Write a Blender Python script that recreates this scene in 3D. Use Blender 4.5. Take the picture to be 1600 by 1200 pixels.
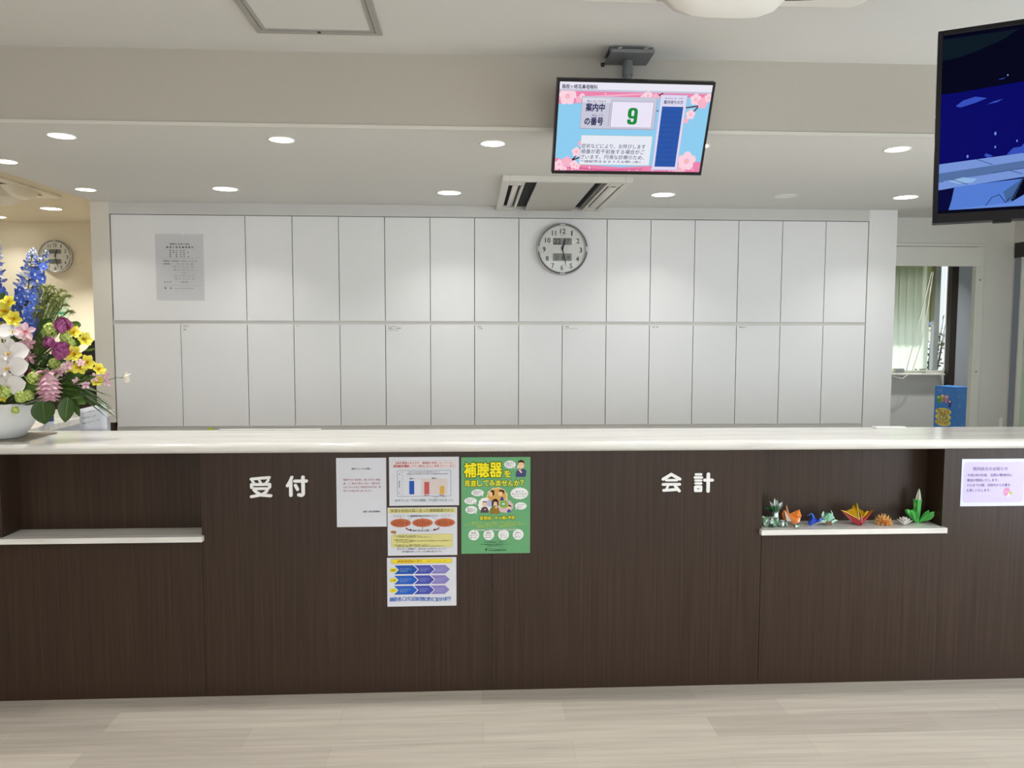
import bpy, bmesh, math, random
from mathutils import Vector, Matrix
random.seed(7)
for _o in list(bpy.data.objects):
    bpy.data.objects.remove(_o)
S = bpy.context.scene
COL = S.collection
PI = math.pi

# ------------------------------------------------------------------ camera
F_PX = 1207.76
CAM = Vector((0.0, -3.2808, 1.5823))
PIT, YAW, ROL = math.radians(4.136), math.radians(3.044), math.radians(0.132)
FW = Vector((math.sin(YAW)*math.cos(PIT), math.cos(YAW)*math.cos(PIT), -math.sin(PIT)))
_rt = Vector((math.cos(YAW), -math.sin(YAW), 0)); _up = _rt.cross(FW)
RT = _rt*math.cos(ROL)+_up*math.sin(ROL)
UP = -_rt*math.sin(ROL)+_up*math.cos(ROL)
cd = bpy.data.cameras.new('camera'); cam = bpy.data.objects.new('camera', cd); COL.objects.link(cam)
cd.sensor_fit = 'HORIZONTAL'; cd.sensor_width = 36.0; cd.lens = 36.0*F_PX/1600.0
cd.clip_start = 0.05; cd.clip_end = 200
M = Matrix((RT, UP, -FW)).transposed().to_4x4(); M.translation = CAM
cam.matrix_world = M
S.camera = cam

def P(u, v, X=None, Y=None, Z=None):
    """point of the room on a known plane, read off the survey photo"""
    d = FW+RT*((u-800)/F_PX)-UP*((v-600)/F_PX)
    if X is not None: t = (X-CAM.x)/d.x
    elif Y is not None: t = (Y-CAM.y)/d.y
    else: t = (Z-CAM.z)/d.z
    return CAM+d*t

# ------------------------------------------------------------------ light and exposure
S.view_settings.view_transform = 'Standard'
S.view_settings.look = 'None'
S.view_settings.gamma = 1.0
S.view_settings.use_curve_mapping = False
S.view_settings.exposure = 0.0
S.cycles.max_bounces = 10; S.cycles.diffuse_bounces = 6; S.cycles.glossy_bounces = 4
S.cycles.transmission_bounces = 6; S.cycles.transparent_max_bounces = 8
S.cycles.caustics_reflective = False; S.cycles.caustics_refractive = False
S.cycles.sample_clamp_indirect = 4.0
W = bpy.data.worlds.new('World'); S.world = W; W.use_nodes = True
_bg = W.node_tree.nodes['Background']
_bg.inputs['Color'].default_value = (0.92, 0.96, 1.0, 1); _bg.inputs['Strength'].default_value = 1.1

def area_light(name, loc, rot, sx, sy, power, color=(1, 1, 1), shape='RECTANGLE', spread=180, parent=None):
    l = bpy.data.lights.new(name, 'AREA'); l.shape = shape; l.size = sx
    if shape in ('RECTANGLE', 'ELLIPSE'): l.size_y = sy
    l.energy = power; l.color = color; l.spread = math.radians(spread)
    o = bpy.data.objects.new(name, l); o.location = loc; o.rotation_euler = rot
    COL.objects.link(o)
    if parent: o.parent = parent
    return o
# daylight through the windows of the waiting hall behind the camera and on its right side
area_light('daylight_back_window', (0.6, -7.05, 1.35), (PI/2, 0, 0), 6.6, 2.1, 84, (0.90, 0.96, 1.0))
area_light('daylight_side_window', (3.80, -1.95, 1.3), (PI/2, 0, PI/2), 2.7, 2.0, 66, (0.78, 0.90, 1.0))

_sun = bpy.data.lights.new('sun', 'SUN'); _sun.energy = 7; _sun.angle = math.radians(4); _sun.color = (1, .96, .88)
_so = bpy.data.objects.new('sun', _sun); COL.objects.link(_so)
_so.rotation_euler = Vector((-.6, -.5, -.55)).to_track_quat('-Z', 'Y').to_euler()

# ------------------------------------------------------------------ materials
def lin(c):
    c = c/255.0
    return c/12.92 if c <= 0.04045 else ((c+0.055)/1.055)**2.4
def rgb(h):
    if isinstance(h, str):
        h = h.lstrip('#'); h = tuple(int(h[i:i+2], 16) for i in (0, 2, 4))
    return (lin(h[0]), lin(h[1]), lin(h[2]), 1.0)
MATS = {}
def mat(name, color, rough=0.5, metal=0.0, spec=0.5, emit=0.0, var=0.0, vscale=8.0, trans=0.0, coat=0.0, sub=0.0):
    if name in MATS: return MATS[name]
    m = bpy.data.materials.new(name); m.use_nodes = True
    nt = m.node_tree; b = nt.nodes['Principled BSDF']
    c = rgb(color)
    b.inputs['Base Color'].default_value = c
    b.inputs['Roughness'].default_value = rough
    b.inputs['Metallic'].default_value = metal
    b.inputs['Specular IOR Level'].default_value = spec
    b.inputs['Transmission Weight'].default_value = trans
    b.inputs['Coat Weight'].default_value = coat
    if emit:
        b.inputs['Emission Color'].default_value = c; b.inputs['Emission Strength'].default_value = emit
    # every surface gets a light procedural mottling
    tc = nt.nodes.new('ShaderNodeTexCoord'); n = nt.nodes.new('ShaderNodeTexNoise')
    n.inputs['Scale'].default_value = vscale; n.inputs['Detail'].default_value = 4
    nt.links.new(tc.outputs['Object'], n.inputs['Vector'])
    mx = nt.nodes.new('ShaderNodeMix'); mx.data_type = 'RGBA'
    v = var if var else 0.03
    mx.inputs[6].default_value = tuple(x*(1-v) for x in c[:3])+(1,)
    mx.inputs[7].default_value = tuple(min(1, x*(1+v)) for x in c[:3])+(1,)
    nt.links.new(n.outputs['Fac'], mx.inputs[0]); nt.links.new(mx.outputs[2], b.inputs['Base Color'])
    MATS[name] = m
    return m

def glass_mat(name, tint=(1, 1, 1, 1), refl=.07):
    """thin pane: lets light straight through, with a faint mirror on top"""
    m = bpy.data.materials.new(name); m.use_nodes = True; nt = m.node_tree; nt.nodes.remove(nt.nodes['Principled BSDF'])
    t = nt.nodes.new('ShaderNodeBsdfTransparent'); t.inputs[0].default_value = tint
    g = nt.nodes.new('ShaderNodeBsdfGlossy'); g.inputs['Roughness'].default_value = .02
    lw = nt.nodes.new('ShaderNodeLayerWeight'); lw.inputs['Blend'].default_value = .5
    pw_ = nt.nodes.new('ShaderNodeMath'); pw_.operation = 'POWER'; pw_.inputs[1].default_value = 4; nt.links.new(lw.outputs['Facing'], pw_.inputs[0])
    f = nt.nodes.new('ShaderNodeMath'); f.operation = 'MULTIPLY_ADD'; f.inputs[1].default_value = .8; f.inputs[2].default_value = refl*.6; nt.links.new(pw_.outputs[0], f.inputs[0])
    x = nt.nodes.new('ShaderNodeMixShader'); nt.links.new(f.outputs[0], x.inputs[0]); nt.links.new(t.outputs[0], x.inputs[1]); nt.links.new(g.outputs[0], x.inputs[2])
    nt.links.new(x.outputs[0], nt.nodes['Material Output'].inputs[0]); MATS[name] = m; return m

def grain_mat(name, c1, c2, c3, scale, rough, bump=0.0, coat=0.0, spec=.5):
    """streaks along an axis; scale = (x,y,z) stretch, world position so neighbouring panels run on"""
    if name in MATS: return MATS[name]
    m = bpy.data.materials.new(name); m.use_nodes = True; nt = m.node_tree
    b = nt.nodes['Principled BSDF']; b.inputs['Roughness'].default_value = rough; b.inputs['Coat Weight'].default_value = coat
    b.inputs['Specular IOR Level'].default_value = spec
    g = nt.nodes.new('ShaderNodeNewGeometry')
    mp = nt.nodes.new('ShaderNodeVectorMath'); mp.operation = 'MULTIPLY'; mp.inputs[1].default_value = scale
    nt.links.new(g.outputs['Position'], mp.inputs[0])
    n1 = nt.nodes.new('ShaderNodeTexNoise'); n1.inputs['Scale'].default_value = 1; n1.inputs['Detail'].default_value = 6; n1.inputs['Roughness'].default_value = .65
    nt.links.new(mp.outputs[0], n1.inputs['Vector'])
    r = nt.nodes.new('ShaderNodeValToRGB')
    r.color_ramp.elements[0].position = .3; r.color_ramp.elements[0].color = rgb(c1)
    r.color_ramp.elements[1].position = .7; r.color_ramp.elements[1].color = rgb(c3)
    e = r.color_ramp.elements.new(.5); e.color = rgb(c2)
    nt.links.new(n1.outputs['Fac'], r.inputs[0]); nt.links.new(r.outputs[0], b.inputs['Base Color'])
    if bump:
        bp = nt.nodes.new('ShaderNodeBump'); bp.inputs['Strength'].default_value = bump; bp.inputs['Distance'].default_value = .002
        nt.links.new(n1.outputs['Fac'], bp.inputs['Height']); nt.links.new(bp.outputs[0], b.inputs['Normal'])
    MATS[name] = m
    return m

def floor_mat():
    m = bpy.data.materials.new('vinyl_plank'); m.use_nodes = True; nt = m.node_tree; L = nt.links.new
    b = nt.nodes['Principled BSDF']; b.inputs['Roughness'].default_value = .42
    g = nt.nodes.new('ShaderNodeNewGeometry')
    br = nt.nodes.new('ShaderNodeTexBrick'); br.offset = .37; br.offset_frequency = 2
    br.inputs['Color1'].default_value = rgb('#bfb7ac'); br.inputs['Color2'].default_value = rgb('#ada59b')
    br.inputs['Mortar'].default_value = rgb('#a0968a'); br.inputs['Scale'].default_value = 1
    br.inputs['Mortar Size'].default_value = .0008; br.inputs['Brick Width'].default_value = .914; br.inputs['Row Height'].default_value = .152
    of = nt.nodes.new('ShaderNodeVectorMath'); of.inputs[1].default_value = (.53, .124+.152*40, 0); L(g.outputs['Position'], of.inputs[0])
    L(of.outputs[0], br.inputs['Vector'])
    sc = nt.nodes.new('ShaderNodeVectorMath'); sc.operation = 'MULTIPLY'; sc.inputs[1].default_value = (1.6, 34, 1); L(g.outputs['Position'], sc.inputs[0])
    n = nt.nodes.new('ShaderNodeTexNoise'); n.inputs['Scale'].default_value = 1; n.inputs['Detail'].default_value = 7; n.inputs['Roughness'].default_value = .62
    L(sc.outputs[0], n.inputs['Vector'])
    r = nt.nodes.new('ShaderNodeValToRGB'); r.color_ramp.elements[0].position = .3; r.color_ramp.elements[0].color = (.8, .79, .78, 1)
    r.color_ramp.elements[1].position = .68; r.color_ramp.elements[1].color = (1.08, 1.07, 1.05, 1)
    L(n.outputs['Fac'], r.inputs[0])
    mx = nt.nodes.new('ShaderNodeMix'); mx.data_type = 'RGBA'; mx.blend_type = 'MULTIPLY'; mx.inputs[0].default_value = 1
    L(br.outputs['Color'], mx.inputs[6]); L(r.outputs[0], mx.inputs[7]); L(mx.outputs[2], b.inputs['Base Color'])
    return m

WOOD = grain_mat('dark_wood_laminate', '#291a11', '#33241a', '#3e2d21', (95, 95, 1.6), .36, .05, spec=.32)
MARBLE = grain_mat('pale_marble', '#d2cec7', '#e4e1db', '#eeebe6', (2.2, 26, 26), .14)
WHITE = mat('white_laminate', '#eaeaea', .38, var=.012)
WALLW = mat('white_wallpaper', '#dddcd7', .85, var=.02, vscale=60)
CEIL = mat('ceiling_paper', '#d8d8d5', .9, var=.02, vscale=60)
BEIGE = mat('beige_wallpaper', '#e3dcc9', .85, var=.02, vscale=60)

# ------------------------------------------------------------------ mesh builder
class MB:
    def __init__(s): s.v = []; s.f = []; s.m = []; s.mats = []; s.sm = []
    def mi(s, m):
        if m not in s.mats: s.mats.append(m)
        return s.mats.index(m)
    def face(s, pts, m, smooth=False):
        i = len(s.v); s.v += [tuple(p) for p in pts]; s.f.append(tuple(range(i, i+len(pts)))); s.m.append(s.mi(m)); s.sm.append(smooth)
    def grid(s, rows, m, smooth=True, closed=False):
        i0 = len(s.v); n = len(rows[0]); k = s.mi(m)
        for r in rows: s.v += [tuple(p) for p in r]
        for a in range(len(rows)-1):
            for b in range(n if closed else n-1):
                c = (b+1) % n
                s.f.append((i0+a*n+b, i0+a*n+c, i0+(a+1)*n+c, i0+(a+1)*n+b)); s.m.append(k); s.sm.append(smooth)
    def box(s, a, b, m):
        x0, y0, z0 = a; x1, y1, z1 = b
        i = len(s.v); k = s.mi(m)
        s.v += [(x0, y0, z0), (x1, y0, z0), (x1, y1, z0), (x0, y1, z0), (x0, y0, z1), (x1, y0, z1), (x1, y1, z1), (x0, y1, z1)]
        for q in ((0, 3, 2, 1), (4, 5, 6, 7), (0, 1, 5, 4), (1, 2, 6, 5), (2, 3, 7, 6), (3, 0, 4, 7)):
            s.f.append(tuple(i+j for j in q)); s.m.append(k); s.sm.append(False)
    def prism(s, pts, d, m):
        """closed outline extruded by vector d"""
        d = Vector(d); a = [Vector(p) for p in pts]; b = [p+d for p in a]
        s.face(a[::-1], m); s.face(b, m)
        for i in range(len(a)):
            j = (i+1) % len(a); s.face((a[i], a[j], b[j], b[i]), m)
    def tube(s, path, r, m, n=8, caps=True):
        path = [Vector(p) for p in path]; rows = []
        rr = r if isinstance(r, (list, tuple)) else [r]*len(path)
        t0 = (path[1]-path[0]).normalized(); ref = Vector((0, 0, 1)) if abs(t0.z) < .9 else Vector((1, 0, 0))
        a = t0.cross(ref).normalized()
        for i, p in enumerate(path):
            t = (path[min(i+1, len(path)-1)]-path[max(i-1, 0)])
            t = t.normalized() if t.length > 1e-9 else t0
            a = (a-t*a.dot(t)); a = a.normalized() if a.length > 1e-6 else t.orthogonal().normalized()
            b = t.cross(a)
            rows.append([p+(a*math.cos(2*PI*j/n)+b*math.sin(2*PI*j/n))*rr[i] for j in range(n)])
        s.grid(rows, m, True, True)
        if caps:
            s.face(rows[0][::-1], m); s.face(rows[-1], m)
    def lathe(s, prof, c, m, n=40, axis='z'):
        rows = []
        for r, z in prof:
            row = []
            for j in range(n):
                a = 2*PI*j/n
                if axis == 'z': row.append((c[0]+r*math.cos(a), c[1]+r*math.sin(a), c[2]+z))
                else: row.append((c[0]+r*math.cos(a), c[1]-z, c[2]+r*math.sin(a)))
            rows.append(row)
        s.grid(rows, m, True, True)
    def ball(s, c, r, m, n=8, sc=(1, 1, 1)):
        rows = []
        for i in range(n+1):
            th = PI*i/n; rows.append([(c[0]+sc[0]*r*math.sin(th)*math.cos(2*PI*j/(n+2)), c[1]+sc[1]*r*math.sin(th)*math.sin(2*PI*j/(n+2)), c[2]+sc[2]*r*math.cos(th)) for j in range(n+2)])
        s.grid(rows, m, True, True)
    def petal(s, o, d, nrm, L, Wd, m, cup=.2, curl=0.0, tip=.5, nu=5, nv=4, base=.15, wave=0.0, pw=.75):
        """leaf or petal: grows from o along d, faces nrm; tip<.5 widest near the base"""
        o = Vector(o); d = Vector(d).normalized(); nrm = Vector(nrm); nrm = (nrm-d*nrm.dot(d)).normalized(); sd = d.cross(nrm)
        rows = []
        for i in range(nu+1):
            u = i/nu
            w = math.sin(PI*(u**(math.log(.5)/math.log(max(.05, min(.95, tip))))))
            w = max(0, w)**pw
            w = max(w, base*(1-u)) if u < .5 else w
            w = max(w, .02)*Wd*.5
            row = []
            for j in range(nv+1):
                v = -1+2*j/nv
                row.append(o+d*(L*u)+nrm*(curl*L*u*u+cup*w*v*v+wave*L*math.sin(u*9+v*3))+sd*(w*v))
            rows.append(row)
        s.grid(rows, m)
    def blade(s, pts, w, m, nrm=(0, -1, .3)):
        pts = [Vector(p) for p in pts]; rows = []; n = len(pts)
        for i, p in enumerate(pts):
            t = (pts[min(i+1, n-1)]-pts[max(i-1, 0)]).normalized(); sd = t.cross(Vector(nrm)).normalized()
            u = i/(n-1); ww = w*.5*(1-u**3)*(min(1, .5+u*2))
            rows.append([p-sd*ww, p+Vector(nrm).normalized()*ww*.3, p+sd*ww])
        s.grid(rows, m)
    def build(s, name, parent=None, loc=None, bevel=0, smooth_angle=None):
        me = bpy.data.meshes.new(name); me.from_pydata(s.v, [], s.f)
        for m in s.mats: me.materials.append(m)
        for p, k, q in zip(me.polygons, s.m, s.sm): p.material_index = k; p.use_smooth = q
        me.update()
        o = bpy.data.objects.new(name, me); COL.objects.link(o)
        if loc: o.location = loc
        if parent: o.parent = parent
        if bevel:
            md = o.modifiers.new('bevel', 'BEVEL'); md.width = bevel; md.segments = 2; md.limit_method = 'ANGLE'
        return o
def tag(o, label, cat, group=None):
    o['label'] = label; o['category'] = cat
    if group: o['group'] = group
    return o
def thing(name, label, cat, loc=(0, 0, 0), group=None, rz=0):
    o = bpy.data.objects.new(name, None); COL.objects.link(o); o.location = loc; o.rotation_euler = (0, 0, rz)
    o.empty_display_size = .1
    return tag(o, label, cat, group)
def struct(o): o['kind'] = 'structure'; return o
def sbox(name, a, b, m, bevel=0):
    q = MB(); q.box(a, b, m); return struct(q.build(name, bevel=bevel))

# flat artwork: shapes and lettering on a sheet, x to the right and z up, one mesh with the sheet
_glyph = {}
def text_mesh(body, bold=0.0, res=2):
    key = (body, bold, res)
    if key in _glyph: return _glyph[key]
    c = bpy.data.curves.new('txt', 'FONT'); c.body = body; c.resolution_u = res; c.offset = bold; c.fill_mode = 'FRONT'
    o = bpy.data.objects.new('txt', c); COL.objects.link(o)
    dg = bpy.context.evaluated_depsgraph_get(); dg.update()
    ev = o.evaluated_get(dg); me = ev.to_mesh()
    v = [(p.co.x, p.co.y) for p in me.vertices]; f = [tuple(p.vertices) for p in me.polygons]
    ev.to_mesh_clear(); bpy.data.objects.remove(o); bpy.data.curves.remove(c)
    _glyph[key] = (v, f); return v, f
class ART(MB):
    """drawing in millimetres; (0,0) top-left, y down, layer = tiny step towards the viewer"""
    def __init__(s, ax=(1, 0, 0), up=(0, 0, 1), out=(0, -1, 0), org=(0, 0, 0), k=.001, step=.00025):
        super().__init__(); s.ax = Vector(ax); s.up = Vector(up); s.out = Vector(out); s.org = Vector(org); s.k = k; s.step = step; s.bounds = None
    def pt(s, x, y, l):
        if s.bounds: x = min(max(x, 0), s.bounds[0]); y = min(max(y, 0), s.bounds[1])
        return s.org+s.ax*(x*s.k)-s.up*(y*s.k)+s.out*(s.step*l)
    def poly(s, pts, m, l=1): s.face([s.pt(x, y, l) for x, y in pts][::-1], m)
    def rect(s, x, y, w, h, m, l=1): s.poly([(x, y), (x+w, y), (x+w, y+h), (x, y+h)], m, l)
    def frame(s, x, y, w, h, t, m, l=1):
        s.rect(x, y, w, t, m, l); s.rect(x, y+h-t, w, t, m, l); s.rect(x, y+t, t, h-2*t, m, l); s.rect(x+w-t, y+t, t, h-2*t, m, l)
    def ell(s, x, y, rx, ry, m, l=1, n=28, a0=0): s.poly([(x+rx*math.cos(2*PI*i/n+a0), y+ry*math.sin(2*PI*i/n+a0)) for i in range(n)], m, l)
    def rrect(s, x, y, w, h, r, m, l=1):
        pts = []
        for cx, cy, a in ((x+w-r, y+r, -PI/2), (x+w-r, y+h-r, 0), (x+r, y+h-r, PI/2), (x+r, y+r, PI)):
            pts += [(cx+r*math.cos(a+PI/2*i/5), cy+r*math.sin(a+PI/2*i/5)) for i in range(6)]
        s.poly(pts, m, l)
    def cloud(s, x, y, rx, ry, m, l=1, b=11):
        s.poly([(x+rx*(1+.09*abs(math.sin(b*t/2)))*math.cos(t), y+ry*(1+.09*abs(math.sin(b*t/2)))*math.sin(t)) for t in [2*PI*i/66 for i in range(66)]], m, l)
    def line(s, x0, y0, x1, y1, t, m, l=1):
        d = Vector((x1-x0, y1-y0)).normalized(); n = Vector((-d.y, d.x))*t/2
        s.poly([(x0+n.x, y0+n.y), (x0-n.x, y0-n.y), (x1-n.x, y1-n.y), (x1+n.x, y1+n.y)][::-1], m, l)
    def text(s, body, x, y, w, h, m, l=1, bold=0.0, res=2, clip=None):
        """lettering fitted in the box x,y,w,h (h may be None to keep the proportions)"""
        v, f = text_mesh(body, 0.0, res)
        if not v: return
        x0 = min(p[0] for p in v); x1 = max(p[0] for p in v); y0 = min(p[1] for p in v); y1 = max(p[1] for p in v)
        sx = w/(x1-x0); sy = sx if h is None else h/(y1-y0); hh = (y1-y0)*sy
        k = s.mi(m)
        q0 = [((a-x0)*sx+x, (y1-b)*sy+y) for a, b in v]
        if bold:      # heavier weight: the strokes are laid down again a hair's breadth around
            d = bold*hh*.55; n_ = 2 if hh < 9 else 7 if bold < .09 else 14
            shifts = [(0, 0)]+[(d*math.cos(2*PI*i/n_), d*math.sin(2*PI*i/n_)) for i in range(n_)]
        else: n_ = 0; shifts = [(0, 0)]
        for i, sh_ in enumerate(shifts): s._lay(q0, f, sh_, k, l+(.8/(n_+1))*i, clip)
    def _lay(s, q0, f, sh_, k, l, clip):
        q = [(a+sh_[0], b+sh_[1]) for a, b in q0]; i0 = len(s.v)
        if clip is not None: q = [(a, min(b, clip)) for a, b in q]
        s.v += [tuple(s.pt(a, b, l)) for a, b in q]
        for t in f:
            if clip is not None and max(q[j][1] for j in t)-min(q[j][1] for j in t) < 1e-6: continue
            s.f.append(tuple(i0+j for j in t)); s.m.append(k); s.sm.append(False)
def ink(c): return mat('ink_'+c.lstrip('#'), c, .7, spec=.2)
def scr(c, e=1.0):
    """lit picture element of a display"""
    k = 'screen_%s_%g' % (c.lstrip('#'), e)
    if k in MATS: return MATS[k]
    m = bpy.data.materials.new(k); m.use_nodes = True; b = m.node_tree.nodes['Principled BSDF']
    b.inputs['Base Color'].default_value = (.001, .001, .001, 1); b.inputs['Roughness'].default_value = .3; b.inputs['Specular IOR Level'].default_value = .02
    b.inputs['Emission Color'].default_value = rgb(c); b.inputs['Emission Strength'].default_value = e
    MATS[k] = m
    return m
# ================================================================== the setting
ZC, ZS = 2.652, 2.364            # hall ceiling, lower soffit over the reception
q = MB(); q.box((-7, -7.2, -.1), (6, 5.2, 0), floor_mat()); struct(q.build('floor'))
q = MB(); q.box((-7, -7.2, ZC), (5, -.15, ZC+.1), CEIL); q.box((-7, -.15, ZC), (-2.355, 5.1, ZC+.1), mat('cream_ceiling_paper', '#d6d0c2', .9, var=.02, vscale=60)); struct(q.build('ceiling'))
# bulkhead beam and soffit: one dropped box of plaster over the reception
sbox('trim_1', (-2.355, -.15, ZS), (3.95, 2.25, ZC+.08), CEIL)
sbox('trim_20', (-2.355, -.154, ZS), (3.95, -.15, ZC), mat('beam_face_tone', '#b3aea4', .9, var=.02, vscale=60))  # beam front, a darker tone than the soffit
sbox('trim_2', (-2.355, -.158, ZS-.002), (3.95, -.15, ZS+.012), mat('white_edge_bead', '#cfccc3', .5))
# walls of the back room on the left
sbox('wall_left_room', (-7, 4.96, 0), (-2.3, 5.1, ZC+.1), BEIGE)
sbox('wall_left', (-7.1, -7.2, 0), (-6.5, 5.1, ZC+.1), BEIGE)
PILW = mat('white_side_panel', '#dedad0', .5)
sbox('trim_3', (-2.376, 1.749, .976), (-2.262, 2.2, ZS), PILW)
DKB = mat('dark_brown_panel', '#3a2a22', .45)
sbox('trim_4', (-2.376, 1.752, 0), (-2.27, 2.2, .975), DKB)
sbox('wall_behind_cabinets', (-2.376, 2.2, 0), (2.9, 2.25, ZC), WALLW)
sbox('wall_between_rooms', (-2.376, 2.25, 0), (-2.3, 4.96, ZC), BEIGE)
sbox('trim_5', (2.626, 1.749, 0), (2.816, 2.2, ZS), WHITE)
# wall with the doorway on the right
sbox('wall_back_right', (3.63, 2.068, 0), (4.65, 2.12, ZS), WALLW)
sbox('wall_above_doorway', (2.9, 2.068, 2.18), (3.63, 2.12, ZS), WALLW)
TRIMW = mat('white_painted_trim', '#e2e1da', .4)
sbox('trim_6', (3.575, 2.055, 0), (3.635, 2.10, 2.165), TRIMW, .003)
sbox('trim_7', (2.816, 2.055, 2.165), (3.65, 2.12, 2.185), TRIMW, .003)
sbox('trim_8', (2.816, 2.04, 2.025), (3.612, 2.068, 2.158), TRIMW, .003)
q = MB()
for _z in (1.93, 1.28): q.ball((3.606, 2.054, _z), .006, mat('screw_grey', '#8d8d8a', .4, .5), 6)
struct(q.build('trim_17'))
# right wall: plaster, a blue-grey door jamb strip under a dark lintel, then a glazed opening
RX = 3.85
sbox('wall_right_corner', (RX, 2.03, 0), (RX+.1, 2.07, ZS), WALLW)
BLG = mat('blue_grey_panel', '#8f95a2', .35)
q = MB(); q.box((RX-.004, 1.965, 0), (RX+.1, 2.045, 2.085), BLG); struct(q.build('trim_9'))
sbox('trim_10', (RX-.006, 1.0, 2.085), (RX+.1, 2.05, 2.19), mat('dark_lintel', '#2b2523', .5))
sbox('wall_right_above', (RX, .5, 2.19), (RX+.1, 2.03, ZC), WALLW)
sbox('trim_11', (RX-.012, 1.955, 0), (RX+.03, 1.967, 2.085), TRIMW)
q = MB(); q.box((RX+.02, 1.0, .9), (RX+.03, 1.955, 2.085), mat('green_frosted_glass', '#c9dccb', .35)); q.box((RX+.015, 1.0, 0), (RX+.035, 1.955, .9), BLG); struct(q.build('door_2'))
sbox('wall_right', (RX, -.5, 0), (RX+.1, 1.0, ZC), WALLW)
sbox('wall_right_far', (RX, -7.2, 0), (RX+.1, -3.4, ZC), WALLW)
q = MB(); q.box((RX, -3.4, 0), (RX+.1, -.5, .25), WALLW); q.box((RX, -3.4, 2.4), (RX+.1, -.5, ZC), WALLW); struct(q.build('wall_right_window'))
q = MB()
q.box((-7, -7.2, 0), (-2.9, -7.1, ZC), WALLW); q.box((-2.9, -7.2, 0), (4, -7.1, .25), WALLW); q.box((-2.9, -7.2, 2.45), (4, -7.1, ZC), WALLW)
struct(q.build('wall_front'))
# room seen through the doorway: window wall, ceiling, side
sbox('wall_window_room_side', (4.55, 2.12, 0), (4.65, 3.3, 2.6), WALLW)
sbox('ceiling_window_room', (2.9, 2.12, 2.45), (4.6, 3.3, 2.55), CEIL)
sbox('wall_window_room_left', (2.85, 2.25, 0), (2.9, 3.3, 2.5), WALLW)
GRW = mat('grey_wallpaper', '#cfd0cf', .85, var=.02, vscale=60)
q = MB(); q.box((2.9, 3.2, 0), (4.6, 3.3, 1.2), GRW); q.box((2.9, 3.2, 2.3), (4.6, 3.3, 2.5), GRW); q.box((2.85, 3.2, 1.2), (3.05, 3.3, 2.3), GRW)
q.box((4.15, 3.2, 1.2), (4.6, 3.3, 2.3), GRW); struct(q.build('wall_window_room'))
DKA = mat('dark_bronze_aluminium', '#2f2a26', .4, .3)
q = MB()
q.box((3.05, 3.22, 1.2), (4.15, 3.27, 1.225), TRIMW); q.box((3.05, 3.22, 2.27), (4.15, 3.27, 2.3), TRIMW)
q.box((4.0, 3.22, 1.225), (4.045, 3.27, 2.27), mat('silver_aluminium', '#b9bfc0', .35, .5)); q.box((3.05, 3.22, 1.225), (3.08, 3.27, 2.27), TRIMW)
w1 = struct(q.build('window_1'))
g = MB(); g.box((3.08, 3.242, 1.225), (4.0, 3.246, 2.27), glass_mat('clear_window_glass', (.96, .99, .97, 1))); g.box((4.045, 3.242, 1.225), (4.1, 3.246, 2.27), MATS['clear_window_glass']); g.build('pane', w1)
sbox('trim_12', (4.095, 3.14, 1.0), (4.15, 3.2, 2.4), DKA)
sbox('trim_13', (4.15, 3.15, 0), (4.5, 3.198, 2.4), mat('blue_grey_cupboard', '#a9b0ba', .3))
q = MB(); q.box((2.95, 3.13, 1.19), (4.06, 3.2, 1.2), TRIMW); struct(q.build('trim_14'))

# ---- outside the window
bl = thing('vertical_blind', 'pale vertical blind of fabric slats hanging in the window beyond the doorway', 'blind', (3.5, 3.17, 2.27))
q = MB(); q.box((-.45, -.02, -.005), (.44, .02, .03), TRIMW); q.build('rail', bl)
SLAT = mat('blind_fabric', '#e2f0e6', .8)
_nt = SLAT.node_tree; _tr = _nt.nodes.new('ShaderNodeBsdfTranslucent'); _tr.inputs[0].default_value = rgb('#e6f2e6'); _ms = _nt.nodes.new('ShaderNodeMixShader'); _ms.inputs[0].default_value = .7
_nt.links.new(_nt.nodes['Principled BSDF'].outputs[0], _ms.inputs[1]); _nt.links.new(_tr.outputs[0], _ms.inputs[2]); _nt.links.new(_ms.outputs[0], _nt.nodes['Material Output'].inputs[0])
for i in range(13):
    q = MB(); a = math.radians(9); c = -.40+.0655*i; rows = []
    for z in (-1.03, -.5, -.005):
        rows.append([(c+u*.04*math.cos(a), u*.04*math.sin(a)+.004*(1-u*u), z) for u in (-1, -.5, 0, .5, 1)])
    q.grid(rows, SLAT)
    q.build('slat', bl)
aw = thing('awning', 'olive green sunshade outside the window behind the blind', 'awning', (3.45, 3.36, 1.655))
q = MB(); OL = mat('olive_canvas', '#77793c', .8); _n2 = OL.node_tree; _t2 = _n2.nodes.new('ShaderNodeBsdfTranslucent'); _t2.inputs[0].default_value = rgb('#a3a050'); _m2 = _n2.nodes.new('ShaderNodeMixShader'); _m2.inputs[0].default_value = .5; _n2.links.new(_n2.nodes['Principled BSDF'].outputs[0], _m2.inputs[1]); _n2.links.new(_t2.outputs[0], _m2.inputs[2]); _n2.links.new(_m2.outputs[0], _n2.nodes['Material Output'].inputs[0])
q.prism([(-.6, 0, .03), (.2, 0, .0), (.64, 0, -.01), (.65, 0, .95), (-.6, 0, .95)], (0, .01, 0), OL); q.build('canvas', aw)
q = MB(); q.tube([(-.6, .01, .95), (.65, .01, .95)], .015, DKA); q.tube([(-.58, .01, -1.65), (-.58, .01, .95)], .012, DKA); q.build('frame', aw)
hd = thing('neighbour_building', 'yellow walled building with blue strips outside the narrow window gap', 'building', (5.75, 6.6, 0), rz=math.radians(50))
q = MB(); q.box((-.9, 0, 0), (1.5, .4, 3.2), mat('yellow_render', '#d8b15e', .8)); q.build('wall', hd)
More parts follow.
